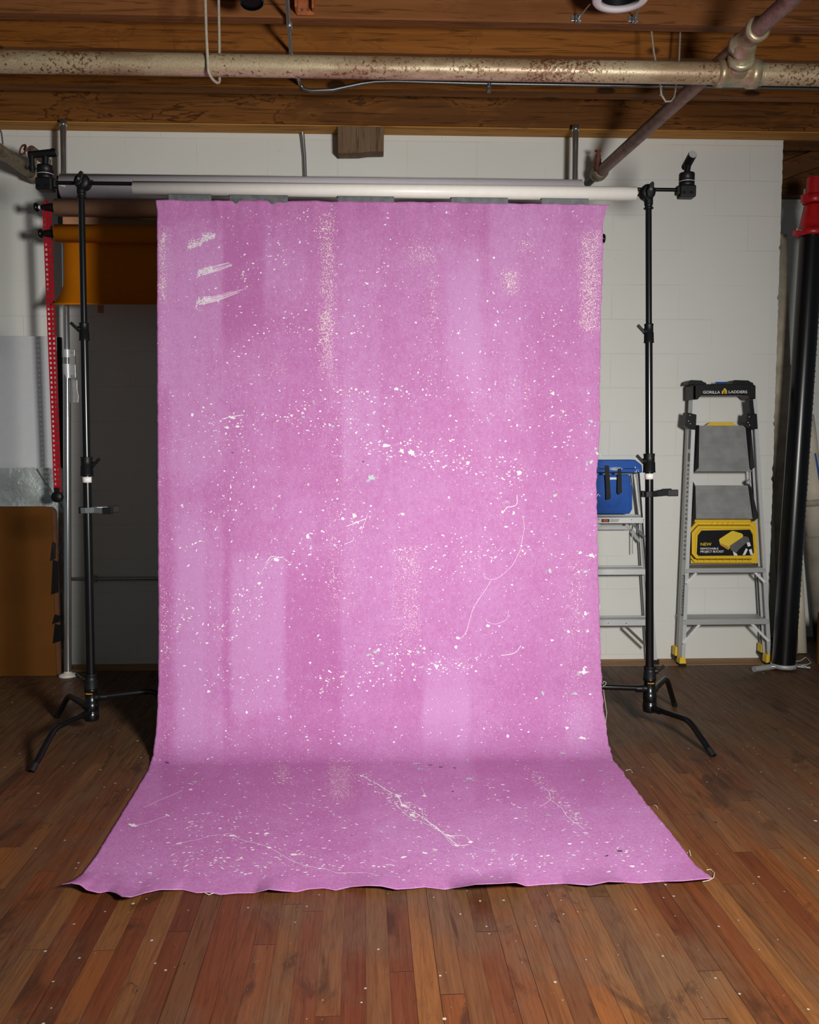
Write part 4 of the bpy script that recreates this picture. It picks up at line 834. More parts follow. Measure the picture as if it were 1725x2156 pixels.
part('rolled_paper', MB().pipe((xb0, RY, zc2), (x1, RY, zc2), r2, .026, 40), M['roll_brown'], t)
part('hanging_paper', MB().mm(xb0+.02, x1-.03, RY+r2-.001, RY+r2+.0005, zc2-.13, zc2), M['roll_brown'], t)
zc3 = P(118, 492, Y=RY).z; xo0 = P(119, 492, Y=RY).x; r3 = .0455
t = thing('paper_roll', 'bright orange paper roll with a short sheet hanging down, lowest of the three', 'roll', (xo0, RY, zc3), 'seamless paper rolls')
part('rolled_paper', MB().pipe((xo0, RY-.010, zc3), (x1, RY-.010, zc3), r3, .026, 40), M['roll_orange'], t)
hp = MB(); rows = 24; nx = 30; zb = P(128, 645, Y=RY).z; vsf = []
for i in range(rows+1):
    s = i/rows; z = zc3+(zb-zc3)*s; curl = max(0, (s-.55)/.45)**2
    for j in range(nx+1):
        u = j/nx; xx = xo0+.026+(x1-.05-xo0)*u-(.036*curl if j == 0 else .02*curl if j == 1 else 0)
        vsf.append((xx, RY+r3-.012-.09*curl*math.exp(-u*1.2)-.012*math.sin(s*3), z+(.006*math.sin(u*9) if i == rows else 0)))
m_ = len(vsf); vsf += [(x, y+.0012, z) for x, y, z in vsf]; fsf = []
for i in range(rows):
    for j in range(nx):
        a = i*(nx+1)+j; fsf += [(a, a+1, a+nx+2, a+nx+1), (m_+a, m_+a+nx+1, m_+a+nx+2, m_+a+1)]
for j in range(nx): a = rows*(nx+1)+j; fsf.append((a, a+1, m_+a+1, m_+a))
for i in range(rows): a = i*(nx+1); fsf.append((a, a+nx+1, m_+a+nx+1, m_+a))
hp.add(vsf, fsf, 0, True); part('hanging_paper', hp, M['roll_orange'], t)
q = P(213, 650, Y=RY+.03); 
part('tape_tab', MB().mm(q.x-.02, q.x+.012, RY+.035, RY+.037, q.z-.022, q.z+.02), M['roll_brown'], t)
# core holders
def holder(px, py, xend, zc_, label, shaft):
    c = P(px, py, Y=RY); t = thing('roll_core_holder', label, 'holder', c)
    part('knob', MB().lathe((c.x, RY, zc_), (1,0,0), [(-.012, 0), (-.012, .012), (-.006, .022), (.003, .0245), (.010, .020), (.014, .008)], 28), M['black'], t)
    part('shaft', MB().cyl((c.x+.01, RY, zc_), (xend-.02, RY, zc_), .009, n=16), shaft, t)
    part('plug', MB().lathe((xend-.075, RY, zc_), (1,0,0), [(0, .012), (.02, .018), (.05, .022), (.10, .0255), (.10, 0)], 24), M['black_matte'], t)
    return t
h1 = holder(76, 433, xb0, zc2, 'black knobbed holder with a pale shaft in the brown roll', M['tape'])
h2 = holder(85, 489, xo0, zc3, 'black knobbed holder with a black shaft in the orange roll', M['black_matte'])
# chain loop
CY = RY
def strand(xs, mbx):
    (xa, ya), (xb, yb) = xs; n = 58; a = P(xa, ya, Y=CY); b = P(xb, yb, Y=CY)
    side = Vector((.0085, 0, 0))
    mbx.bar(a-side, b-side*.85, .005, .004); mbx.bar(a+side, b+side*.85, .005, .004)
    for i in range(n+1):
        p = a.lerp(b, i/n); mbx.box(p, (.018, .0042, .0135 if i % 1 == 0 else .01))
    return mbx
t = thing('control_chain', 'long loop of red ladder chain hanging at the left with a black weight', 'chain', P(121, 1046, Y=CY))
part('chain_strand', strand(((94, 436), (117.5, 1034)), MB()), M['red'], t)
part('chain_strand', strand(((103.5, 436), (125, 1034)), MB()), M['red'], t)
a = P(98.5, 433, Y=CY)
part('chain_bend', MB().path([a+Vector((-.014, 0, -.008)), a+Vector((-.012, 0, .014)), a+Vector((0, 0, .022)), a+Vector((.012, 0, .014)), a+Vector((.014, 0, -.008))], .0065, 10), M['red'], t)
q = P(121, 1046, Y=CY)
part('weight', MB().lathe(q+Vector((0, .02, 0)), (0, -1, 0), [(0, 0), (0, .026), (.006, .029), (.034, .029), (.040, .026), (.040, 0)], 32).mm(q.x-.012, q.x+.012, CY-.012, CY+.012, q.z+.022, q.z+.05), M['black_matte'], t)
# right hand knob peeping out behind the canvas
q = P(1268, 503, Y=RY); q.z = zc3
t = thing('roll_core_holder', 'black knob peeping out behind the right edge of the backdrop', 'holder', q)
part('knob', MB().lathe(q, (1,0,0), [(-.01, .008), (-.004, .022), (.006, .026), (.014, .022), (.016, 0)], 24), M['black'], t)
part('shaft', MB().cyl(q, (x1+.0, RY, q.z), .009), M['black_matte'], t)

# ------------------------------------------------------------------ boards at the left
xw = P(123, 800, Y=5.12).x
zt = P(60, 708, Y=5.12).z
t = thing('foam_board', 'white board standing behind the silver insulation at the left', 'board', (xw-.4, 5.12, 0))
part('panel', MB().mm(-3.2, xw, 5.11, 5.135, .007, zt), M['white'], t, .002)
part('edge_strip', MB().mm(xw, xw+.022, 5.115, 5.14, .007, zt-.004), M['black_matte'], t, .002, label='black edge strip')
xf = P(130.5, 1100, Y=5.03).x; zf = P(60, 986, Y=5.05).z
t = thing('insulation_board', 'crinkled silver foil insulation board between the white and brown boards', 'board', (xf-.4, 5.04, 0))
mb = MB(); nz, nxx = 60, 60; vsf = []
for i in range(nz+1):
    for j in range(nxx+1):
        z = .007+(zf-.007)*i/nz; x = -3.2+(xf+3.2)*j/nxx
        vsf.append((x+(.006*vn(i*.7, 3) if j == nxx else 0), 5.038+.02*i/nz-.012*(vn(x*16+i*.4, 1)*vn(z*15+j*.3, 2)), z+(.006*vn(j*1.3, 9) if i == nz else 0)))
mb.add(vsf, [(i*(nxx+1)+j, i*(nxx+1)+j+1, (i+1)*(nxx+1)+j+1, (i+1)*(nxx+1)+j) for i in range(nz) for j in range(nxx)], 0, True)
mb.mm(-3.2, xf, 5.068, 5.09, .007, zf-.004)
part('foil_face', mb, M['foil'], t, fixn=True)
a = P(78, 987, Y=5.04); b = P(132, 1068, Y=5.022)
part('taped_seam', MB().path([a, a.lerp(b, .5)+Vector((0,-.004,0)), b], .0022, 6), M['greyink'], t)
# brown hardboard
t = thing('hardboard', 'tall brown hardboard panel leaning in front of the silver board', 'board', P(60, 1424, Z=0))
zh = P(60, 1066, Y=4.94).z; xh = P(113, 1200, Y=4.94).x; xs_ = P(118, 1200, Y=4.95).x
Rr = .035
poly = [(-3.2, 4.93, .003), (xh, 4.93, .003)]+[(xh-Rr+Rr*math.cos(a), 4.93, zh-Rr+Rr*math.sin(a)) for a in np.linspace(0, PI/2, 8)]+[(-3.2, 4.93, zh)]
part('panel', MB().prism(poly, (0, .010, 0)), [M['hardboard']], t)
poly = [(x+.020 if x > -3 else x, 4.943, z-.004 if z > .1 else z) for x, y, z in poly]
part('panel', MB().prism(poly, (0, .020, 0)), M['hardboard_edge'], t, label='second darker sheet just behind')
for (z0, z1, w) in ((1140, 1180, .012), (1178, 1250, .022), (1292, 1312, .024), (1312, 1352, .03)):
    a = P(116, z0, Y=4.96); b = P(116, z1, Y=4.96)
    part('tape_patch', MB().prism([(xh+.002, 4.927, a.z), (xh+.004+w, 4.931, a.z-.01), (xh+w, 4.931, b.z+.012), (xh-.012, 4.926, b.z)], (0, .014, 0)), M['black'], t, label='torn black tape on the edge')

# ------------------------------------------------------------------ yellow and black stepladder
LY = 5.015
def L(px, py, dy=0): return P(px, py, Y=LY+dy)
gb = L(1530, 1405)
t = thing('step_ladder', 'tall aluminium stepladder with black top and yellow feet at the right', 'ladder', (gb.x, LY, 0))
def rail(x0, y0, x1, y1, w, dep, dy, mat, name='front_rail', side=1, lab=None):
    a, b = L(x0, y0, dy), L(x1, y1, dy); m_ = MB()
    m_.bar(a, b, w, .003); m_.bar(a+Vector((-side*(w/2-.0015), dep/2, 0)), b+Vector((-side*(w/2-.0015), dep/2, 0)), .003, dep); m_.bar(a+Vector((0, dep, 0)), b+Vector((0, dep, 0)), w, .003)
    return part(name, m_, mat, t)
rl = rail(1439, 1392, 1463, 838, .021, .064, 0, M['alu'])
rr = rail(1621, 1384, 1590, 838, .021, .064, 0, M['alu'], side=-1)
rail(1430, 1380, 1451, 900, .018, .030, .085, M['alu_dull'], 'rear_rail'); rail(1609, 1374, 1583, 900, .018, .03, .085, M['alu_dull'], 'rear_rail', -1)
def foot(x, y0, y1, w, dy, name='foot', s=1):
    a, b = L(x, y0, dy), L(x, y1, dy); z1 = a.z; z0 = max(b.z, .002)
    f = part(name, MB().prism([(a.x-w*.40, a.y-.006, z1), (a.x+w*.45, a.y-.006, z1), (b.x+w*.55, a.y-.008, z0+.012), (b.x-w*.55, a.y-.008, z0+.012)], (0, .055, 0)), M['yellow'], t, .002, label='yellow plastic foot')
    part('tread', MB().mm(b.x-w*.56, b.x+w*.56, a.y-.008, a.y+.050, z0, z0+.014), M['rubber'], f)
foot(1437, 1384, 1409, .036, 0); foot(1619, 1378, 1401, .034, 0)
foot(1425, 1362, 1385, .022, .085); foot(1606, 1356, 1378, .022, .085)
# flat lower steps
def step(y0, y1, y2, xl0, xr0_, xl1, xr1, par, mat, dep=.085, mk='step'):
    a, b = L(xl0, y1), L(xr0_, y1); c = L(xl0, y2)
    m_ = MB().mm(a.x, b.x, LY-.004, LY, c.z, a.z).mm(a.x, b.x, LY, LY+dep, a.z-.004, a.z).mm(a.x, b.x, LY+dep-.003, LY+dep, c.z+.006, a.z)
    return part(mk, m_, mat, par, .001)
s1 = step(1290, 1304, 1315.5, 1441, 1619, 0, 0, t, M['alu_dull'], .145); s2 = step(1182, 1196.5, 1206, 1448, 1611, 0, 0, t, M['alu_dull'], .145)
def brace(xa, ya, xb, yb):
    a, b = L(xa, ya, -.005), L(xb, yb, .0); g = part('brace', MB().bar(a, b, .014, .003).bar(a+Vector((0,.012,0)), b+Vector((0,.012,0)), .003, .02), M['alu_bright'], t)
    for p in (a, b): part('rivet', MB().ball(p+Vector((0,-.003,0)), .0042, 10), M['chrome'], g)
brace(1445, 1229, 1467, 1206); brace(1612, 1227, 1590, 1205); brace(1438, 1355, 1474, 1314); brace(1620, 1351, 1583, 1313)
for x, y in ((1446, 1200), (1446, 1205), (1610, 1197), (1610.5, 1202), (1441, 1307), (1441.5, 1313), (1617, 1304), (1617.5, 1309)):
    part('rivet', MB().ball(L(x, y, -.005), .004, 10), M['chrome'], t)
# folded upper platforms
def platform(xs, y0, y1, yf, bl, br):
    (a0, a1), (b0, b1) = xs; dy0, dy1 = .075, .012
    p = [L(a0, y0, dy0), L(a1, y0, dy0), L(b1, y1, dy1), L(b0, y1, dy1)]
    g = part('platform', MB().prism(p, (0, .006, 0)).prism([L(b0, y1, dy1), L(b1, y1, dy1), L(b1+4, yf, dy1-.006), L(b0-8, yf, dy1-.006)], (0, .02, 0)), M['ribbed'], t, label='folded grey ribbed platform')
    for q in (bl, br): part('side_bracket', MB().prism([L(x, y, d_) for x, y, d_ in q], (0, .028, 0)), M['black_matte'], g, .002)
platform(((1473, 1571.5), (1471.5, 1580)), 896, 985, 993, [(1466, 895, .05), (1473, 895, .07), (1472, 985, .004), (1464, 992, -.001), (1461, 991, .0)], [(1570.5, 897, .07), (1582, 900, .05), (1590, 984, .0), (1582, 990, -.002), (1579.5, 985, .004)])
platform(((1465, 1576.5), (1466, 1587)), 1022, 1091.5, 1093, [(1459.5, 1013, .05), (1464, 1021, .07), (1466, 1091, .004), (1462, 1097, -.001), (1456, 1098, .0)], [(1576, 1021, .07), (1580, 1014, .05), (1598, 1090, .0), (1588, 1098, -.002), (1586, 1090, .004)])
part('spreader', MB().bar(L(1579, 990, .05), L(1588, 1180, .06), .006, .012).bar(L(1574, 1016, .05), L(1580, 1012, .04), .02, .02), M['alu'], t)
# black joint collars
for pts in ([(1446, 868), (1467.5, 873), (1466, 905), (1456, 904), (1443, 896)], [(1572, 871), (1594.5, 871), (1596.5, 903), (1586, 904), (1570, 890)]):
    c_ = part('joint_collar', MB().prism([L(x, y, -.012) for x, y in pts], (0, .06, 0)), M['black_matte'], t, .003)
    for k in ((.5, .22), (.3, .62), (.55, .8)):
        x = pts[0][0]+(14 if pts[0][0] < 1500 else 12)*k[0]; y = pts[0][1]+30*k[1]; part('rivet', MB().ball(L(x, y, -.013), .0035, 10), M['alu'], c_)
part('latch', MB().prism([L(1576, 842, -.004), L(1586, 842, -.004), L(1590, 872, -.004), L(1579, 872, -.004)], (0, .03, 0)), M['black_matte'], t, .002)
# top cap
fx0, fx1 = 1459, 1592
poly = [(fx0, 812), (1464, 809), (1585, 808), (fx1, 812), (fx1, 840), (1583, 840), (1575, 832), (1477, 832), (1470, 841), (fx0, 841)]
cap = part('top_cap', MB().prism([L(x, y, -.03) for x, y in poly], (0, .115, 0)).prism([L(1459, 811, -.03), L(1459, 841, -.03), L(1454, 841, .02), L(1446, 826, .09), L(1444.5, 808, .10), L(1447, 802, .10)], (.02, 0, 0)), M['black_matte'], t, .004, label='black plastic top tray')
for x0, x1 in ((1449, 1484), (1541, 1583)):
    part('tray_rim', MB().prism([L(x0, 810, -.0), L(x0+3, 802, .0), L(x0+8, 800, .0), L(x1-6, 801, 0), L(x1-2, 804, .0), L(x1+4, 806, 0), L(x1+4, 810, 0)], (0, .09, 0)), M['black_matte'], cap, .003)
part('magnet_tray', MB().prism([L(1510, 804, .02), L(1530, 804, .02), L(1527, 810, .0), L(1512, 810, 0)], (0, .03, 0)), M['bluebright'], cap, label='blue tray insert')
la = L(1480.5, 828.5, -.0312)
w1 = L(1516, 828, -.03).x-L(1480.5, 828, -.03).x
text('brand_lettering', 'GORILLA', la, .021, M['whiteink'], cap, width=w1, bold=.0002)
text('brand_lettering', 'LADDERS', L(1534, 827.8, -.0312), .021, M['whiteink'], cap, width=L(1573, 828, -.03).x-L(1534, 828, -.03).x, bold=.0002)
em = MB()
for poly in ([(1520, 829), (1520.5, 824), (1523, 821), (1524, 829)], [(1523, 822), (1525.5, 817.5), (1528, 818), (1530, 822), (1528, 824), (1525, 824)], [(1526, 829), (1526, 825), (1528, 825), (1528, 829)], [(1529, 829), (1529, 824), (1531, 824), (1531, 829)], [(1524, 825), (1531, 824), (1531, 822), (1523, 822)]):
    em.prism([L(x, y, -.0305) for x, y in poly], (0, -.0008, 0))
part('emblem', em, M['yellowink'], cap, label='small yellow ape shaped emblem')
# stickers on the left rail side
def railx(y): return L(1439+(1463-1439)*(1392-y)/(1392-838), y).x-.0125
def sidesticker(y0, y1, d0, d1, mat):
    a, b = L(1440, y0), L(1440, y1)
    return part('sticker', MB().prism([(railx(y0), LY+d0, a.z), (railx(y0), LY+d1, a.z), (railx(y1), LY+d1, b.z), (railx(y1), LY+d0, b.z)], (-.0006, 0, 0)), mat, rl)
st = sidesticker(1212, 1298, .006, .032, M['greyink']); sidesticker(905, 946, .01, .034, M['greyink']); sidesticker(954, 972, .01, .03, M['greyink'])
ym = 1295; za = L(1440, ym)
slope = math.atan2(railx(1212)-railx(1298), L(1440, 1212).z-L(1440, 1298).z)
o = text('sticker_lettering', 'GORILLA LADDERS', (0, 0, 0), .018, M['whiteink'], rl, rot=(0, 0, 0), width=(L(1440, 1215).z-L(1440, 1295).z))
R_ = Matrix(((math.sin(slope), 0, -math.cos(slope)), (0, -1, 0), (math.cos(slope), 0, math.sin(slope)))).transposed()
bx = Vector((math.sin(slope), 0, math.cos(slope))); by_ = Vector((0, -1, 0)); bz_ = bx.cross(by_)
Mx = Matrix((bx, by_, bz_)).transposed().to_4x4(); Mx.translation = Vector((railx(1295)-.0012, LY+.026, za.z))-ORI[rl.name]
o.data.transform(Matrix.Translation(ORI[rl.name])); o.data.transform(Mx)
gl = MB()
for k in range(22):
    y = 980+k*9.4; q = L(1440, y); gl.box((railx(y)-.0006, LY+.022+.003*math.sin(k*3), q.z), (.001, .010 if k % 3 else .016, .010 if k % 4 else .014))
part('pictograms', gl, M['greyink'], rl, label='row of tiny black pictograms')
# yellow rim behind the top platform
part('rear_handle', MB().prism([L(1483, 899, .09), L(1497, 889, .09), L(1543, 889, .09), L(1556, 899, .09)], (0, .02, 0)), M['yellow'], t, .002, label='yellow moulded edge')

# ------------------------------------------------------------------ yellow bucket
BY = LY+.005
def Bk(px, py, dy=0): return P(px, py, Y=BY+dy)
bk_ = thing('project_bucket', 'yellow plastic bucket with black label stored on the ladder step', 'bucket', Bk(1530, 1184))
def octa(x0, y0, x1, y1, c, dy, tl=0): return [Bk(x0+c+tl, y0, dy), Bk(x1-c, y0, dy), Bk(x1, y0+c*1.1, dy), Bk(x1+0, y1-c*.8, dy), Bk(x1-c*.7, y1, dy), Bk(x0+c*.7, y1, dy), Bk(x0, y1-c*.8, dy), Bk(x0, y0+c*1.1, dy)]
rim = octa(1453, 1099, 1592, 1183.5, 12, .045); body0 = octa(1458, 1104, 1592, 1178, 14, .04); face_ = octa(1457, 1107.5, 1594, 1176, 13, -.02)
body = MB(); n = 8
vsb = body0+face_; body.add(vsb, [(i, (i+1) % n, n+(i+1) % n, n+i) for i in range(n)]); 
inner = octa(1464, 1113, 1589, 1172, 11, -.02); deep = octa(1465, 1114, 1588, 1171, 11, -.016)
body.add(face_+inner, [(i, (i+1) % n, n+(i+1) % n, n+i) for i in range(n)]); body.add(inner+deep, [(i, (i+1) % n, n+(i+1) % n, n+i) for i in range(n)]); body.add(deep, [tuple(range(n))])
part('pail', body, M['yellow'], bk_, .0015)
rim_o = rim; rim_i = octa(1458, 1104, 1588, 1178.5, 11, .045)
rm = part('rim', MB().ring(rim_o, rim_i, (0, -.012, 0)), M['yellow'], bk_, .001)
for i in range(9): part('rib', MB().box(Bk(1470+i*13.5, 1179.5, .03), (.003, .012, .012), Matrix.Rotation(.5, 3, 'Y')), M['yellow'], rm)
for i in range(5): part('rib', MB().box(Bk(1500+i*11, 1102, .03), (.003, .012, .012), Matrix.Rotation(.5, 3, 'Y')), M['yellow'], rm)
part('back_wall', MB().prism([Bk(1464, 1092, .055), Bk(1592, 1092, .055), Bk(1596, 1186, .055), Bk(1455, 1186, .055)], (0, .01, 0)), M['yellow'], bk_)
C5 = lambda x, y: (1400+x/6.342, 1080+y/6.342)
lb = [C5(*p) for p in ((490, 235), (1135, 222), (1175, 290), (1192, 560), (1140, 568), (450, 573), (428, 545), (440, 300))]
lab = part('label_card', MB().prism([Bk(x, y, -.0175) for x, y in lb], (0, -.0012, 0)), M['blackink'], bk_, label='black printed label')
def inkpoly(pts, mat, nm, dy=-.0190): return part(nm, MB().prism([Bk(*C5(*p), dy) for p in pts], (0, -.0006, 0)), mat, lab)
def Wd(a, b): return Bk(*C5(b, 500)).x-Bk(*C5(a, 500)).x
text('label_lettering', 'NEW', Bk(*C5(475, 437), -.0190), .024, M['yellowink'], lab, width=Wd(475, 620), bold=.0002)
text('label_lettering', 'REMOVABLE', Bk(*C5(475, 489), -.0190), .0155, M['whiteink'], lab, width=Wd(475, 712), bold=.0002)
text('label_lettering', 'PROJECT BUCKET', Bk(*C5(475, 529), -.0190), .0165, M['whiteink'], lab, width=Wd(475, 786), bold=.0002)
inkpoly([(725, 360), (735, 345), (890, 245), (915, 240), (1030, 275), (1048, 300), (1040, 325), (870, 465), (850, 492), (740, 420)], M['yellowink'], 'printed_bucket')
inkpoly([(740, 400), (860, 455), (850, 494), (745, 430)], M['orangeink'], 'printed_bucket', -.0196)
inkpoly([(868, 440), (910, 410), (1060, 310), (1110, 320), (1130, 350), (1128, 385), (1090, 400), (985, 490), (960, 530), (890, 500), (870, 470)], M['greyink'], 'printed_ladder', -.0194)
inkpoly([(910, 510), (965, 545), (972, 568), (925, 568)], M['whiteink'], 'printed_ladder'); inkpoly([(1085, 470), (1110, 490), (1075, 560), (1040, 562)], M['whiteink'], 'printed_ladder'); inkpoly([(1095, 395), (1135, 390), (1150, 440), (1110, 450)], M['whiteink'], 'printed_ladder', -.0198); inkpoly([(1125, 490), (1160, 480), (1178, 556), (1145, 560)], M['whiteink'], 'printed_ladder')

# ------------------------------------------------------------------ blue topped stepladder
LY = 5.045
ub = L(1290, 1400)
t = thing('step_ladder', 'short aluminium stepladder with blue top half hidden behind the backdrop', 'ladder', (ub.x, LY, 0))
cx = 1290
def mir(x): return 2*cx-x
for s in (0, 1):
    f = (lambda x: x) if s == 0 else mir
    rail(f(1381), 1400, f(1351), 994, .022, .05, 0, M['alu'], 'front_rail', -1 if s == 0 else 1)
    rail(f(1366), 1392, f(1341), 994, .016, .03, .065, M['alu_dull'], 'rear_rail', -1 if s == 0 else 1)
    a, b = L(f(1335), 998, .05), L(f(1346), 1084, .05); part('rear_rail', MB().bar(a, b, .008, .02), M['alu'], t)
    part('foot', MB().mm(min(L(f(1376), 1400).x, L(f(1388), 1400).x), max(L(f(1376), 1400).x, L(f(1388), 1400).x), LY-.004, LY+.055, .002, .03), M['rubber'], t, .002)
    a, b = L(f(1318), 1319, -.004), L(f(1362), 1361, -.002); part('brace', MB().bar(a, b, .016, .003).bar(a+Vector((0,.01,0)), b+Vector((0,.01,0)), .003, .02), M['chrome'], t)
    a, b = L(f(1331), 1102, .0), L(f(1358), 1131, -.002); part('brace', MB().bar(a, b, .012, .003), M['chrome'], t)
    a, b = L(f(1332), 1120, .06), L(f(1347), 1140, .06); part('hinge', MB().bar(a, b, .014, .006).bar(L(f(1332), 1100, .06), L(f(1332), 1166, .06), .006, .004).bar(L(f(1318), 1103, .06), L(f(1328), 1114, .06), .014, .01), M['galv'], t)
for (y1, y2, xr_) in ((1090, 1102, 1354), (1199, 1210.5, 1361), (1306, 1318, 1370)):
    step(0, y1, y2, mir(xr_), xr_, 0, 0, t, M['alu'], .085)
    a, b = L(mir(xr_)+2, y1-2), L(xr_-3, y1-2)
    part('tread_ridge', MB().mm(a.x, b.x, LY+.01, LY+.07, L(cx, y1).z, L(cx, y1).z+.004).mm(a.x, b.x, LY+.06, LY+.075, L(cx, y1).z, L(cx, y1).z+.012), M['alu_dull'], t, .001)
a = L(mir(1323), 1111, .06); b = L(1323, 1111, .06); part('rear_bar', MB().mm(a.x, b.x, LY+.06, LY+.075, a.z-.012, a.z+.010), M['alu_dull'], t)
for x in (1261, 1330, 1356): part('rivet', MB().ball(L(x, 1094, -.006), .004, 10), M['alu'], t)
for x in (1281, 1319): part('rivet', MB().ball(L(x, 1312, -.006), .004, 10), M['chrome'], t)
lb_ = part('warning_label', MB().prism([L(1266, 1092, -.0045), L(1311, 1091, -.0045), L(1311, 1100, -.0045), L(1266, 1100.5, -.0045)], (0, -.0008, 0)), M['whiteink'], t, label='white warning label with red oval')
part('warning_panel', MB().prism([L(1267, 1093, -.0054), L(1283.5, 1093, -.0054), L(1283.5, 1099.5, -.0054), L(1267, 1099.5, -.0054)], (0, -.0005, 0)), M['blackink'], lb_)
part('warning_oval', MB().prism([L(1275.3+6.5*math.cos(k*PI/8), 1096.2+2.8*math.sin(k*PI/8), -.006) for k in range(16)], (0, -.0005, 0)), M['redink'], lb_)
pl = MB()
for k, w_ in enumerate((19, 18, 17)): pl.prism([L(1285.5, 1093.6+k*2.1, -.0056), L(1285.5+w_, 1093.4+k*2.1, -.0056), L(1285.5+w_, 1094.3+k*2.1, -.0056), L(1285.5, 1094.5+k*2.1, -.0056)], (0, -.0004, 0))
part('warning_print', pl, M['greyink'], lb_)
cap = part('top_cap', MB().prism([L(x, y, -.025) for x, y in ((mir(1352), 995), (mir(1352), 980), (mir(1338), 968.5), (1338, 968), (1352, 979), (1353, 995))], (0, .12, 0)), M['blue'], t, .004, label='blue plastic top cap')
part('groove', MB().prism([L(1262, 986, -.026), L(1284, 986, -.026), L(1284, 988, -.026), L(1262, 988, -.026)], (0, -.001, 0)).prism([L(1313, 986, -.026), L(1337, 986, -.026), L(1337, 987.6, -.026), L(1313, 987.6, -.026)], (0, -.001, 0)), M['blackink'], cap)
ov = [(1297+13.5*math.cos(k*PI/12), 987+3.2*math.sin(k*PI/12)) for k in range(24)]; oi_ = [(1297+12.6*math.cos(k*PI/12), 987+2.5*math.sin(k*PI/12)) for k in range(24)]
part('brand_oval', MB().ring([L(x, y, -.0255) for x, y in ov], [L(x, y, -.0255) for x, y in oi_], (0, -.001, 0)), M['whiteink'], cap)
text('brand_lettering', 'WERNER', L(1287, 989, -.0265), .0125, M['whiteink'], cap, width=L(1307, 989, -.026).x-L(1287, 989, -.026).x, bold=.0003)
fl_ = MB()
for x, y, r in ((1338, 984, 1.2), (1341, 990, .8), (1344, 988, .6), (1340, 993, 1.2), (1345, 992, .9), (1337, 994, .7)): fl_.prism([L(x+r*math.cos(k*1.256), y+1.6*r*math.sin(k*1.256), -.0255) for k in range(5)], (0, -.0006, 0))
part('paint_fleck', fl_, M['whiteink'], cap)
tray = part('tool_tray', MB().prism([L(x, y, .0) for x, y in ((mir(1326), 1000), (1323, 999), (1328, 1003), (1329, 1022), (1332, 1025), (1332, 1072), (1326, 1082), (mir(1326), 1082), (mir(1332), 1072), (mir(1332), 1020))], (0, .03, 0)), M['blue'], t, .004, label='blue folded pail shelf')
def outl(pts, w, par, mat):
    m_ = MB()
    for (a, b) in zip(pts[:-1], pts[1:]): m_.bar(L(a[0], a[1], -.001), L(b[0], b[1], -.001), w, .003)
    return part('moulded_ridge', m_, mat, par)
outl([(1258, 1014), (1326, 1013), (1327, 1073), (1322, 1077), (1256, 1078)], .003, tray, M['bluebright'])
outl([(1291+18*math.cos(k*.26), 1050+19*math.sin(k*.26)) for k in range(-4, 10)], .0022, tray, M['bluebright']); outl([(1291+14*math.cos(k*.26), 1050+15*math.sin(k*.26)) for k in range(-4, 10)], .0022, tray, M['bluebright'])
part('slot', MB().prism([L(1276, 1005.5, -.0005), L(1300, 1005, -.0005), L(1300, 1009.5, -.0005), L(1276, 1010, -.0005)], (0, -.001, 0)), M['alu'], tray)
for pts in ([(1274, 980), (1282, 980), (1284, 998), (1286.5, 1047), (1285, 1051), (1277, 1052), (1276, 1020), (1274.5, 995)], [(1301, 987), (1308, 986), (1309, 1000), (1310, 1037), (1304, 1041), (1300.5, 1038), (1301, 1000)]):
    part('strap', MB().prism([L(x, y, -.030) for x, y in pts], (0, .004, 0)), M['rubber'], t, label='black fabric strap')

# ------------------------------------------------------------------ things in the recess at the right
b0 = P(1650, 1409, Z=0); b0.z = 0
a0 = P(1710, 494, Y=b0.y+.06)
dirb = (a0-b0).normalized()
t = thing('black_pipe', 'thick black steel pipe with red grooved fitting leaning at the right edge', 'pipe', b0)
part('pipe_run', MB().cyl(b0+Vector((0,0,.012)), a0, .0625, n=48), M['blackpipe'], t)
pr = MB(); perp = Vector((.052, -.034, 0))
for k in range(70):
    q = b0.lerp(a0, .10+.86*k/70)+perp*1.005; pr.box(q, (.004 if k % 3 else .007, .003, .007 if k % 5 else .003))
part('printed_line', pr, plain('faint_print', (.075, .035, .02), .6), t, label='faint printed line')
ft = MB().lathe(a0-dirb*.012, dirb, [(0, .064), (0, .074), (.004, .080), (.030, .080), (.036, .074), (.04, .070), (.06, .068), (.16, .052), (.17, .050), (.17, 0)], 44)
f_ = part('reducer', ft, M['redpaint'], t, label='red bell shaped reducer')
for s in (-1, 1):
    q = a0+dirb*.006+Vector((s*.088, -.012, 0)); part('bolt_lug', MB().box(q, (.042, .035, .028)), M['redpaint'], f_, .005)
    part('bolt', MB().cyl(q+Vector((-.012*s, -.026, .008)), q+Vector((.016*s, -.030, .012)), .007, n=12), M['chrome'], f_)
c2 = a0+dirb*.165
f2_ = part('coupling', MB().lathe(c2, dirb, [(0, .04), (0, .054), (.004, .060), (.045, .060), (.05, .054), (.05, .04)], 40).box(c2+dirb*.025+Vector((-.062, -.02, 0)), (.034, .03, .04)), M['redpaint'], t, label='upper red coupling')
part('bolt', MB().cyl(c2+dirb*.02+Vector((-.064, -.02, 0)), c2+dirb*.02+Vector((-.064, -.02, .055)), .006, n=10), M['galv'], f2_)
part('stub', MB().cyl(c2+dirb*.02, c2+dirb*.14, .046, n=32), M['redpaint'], t)
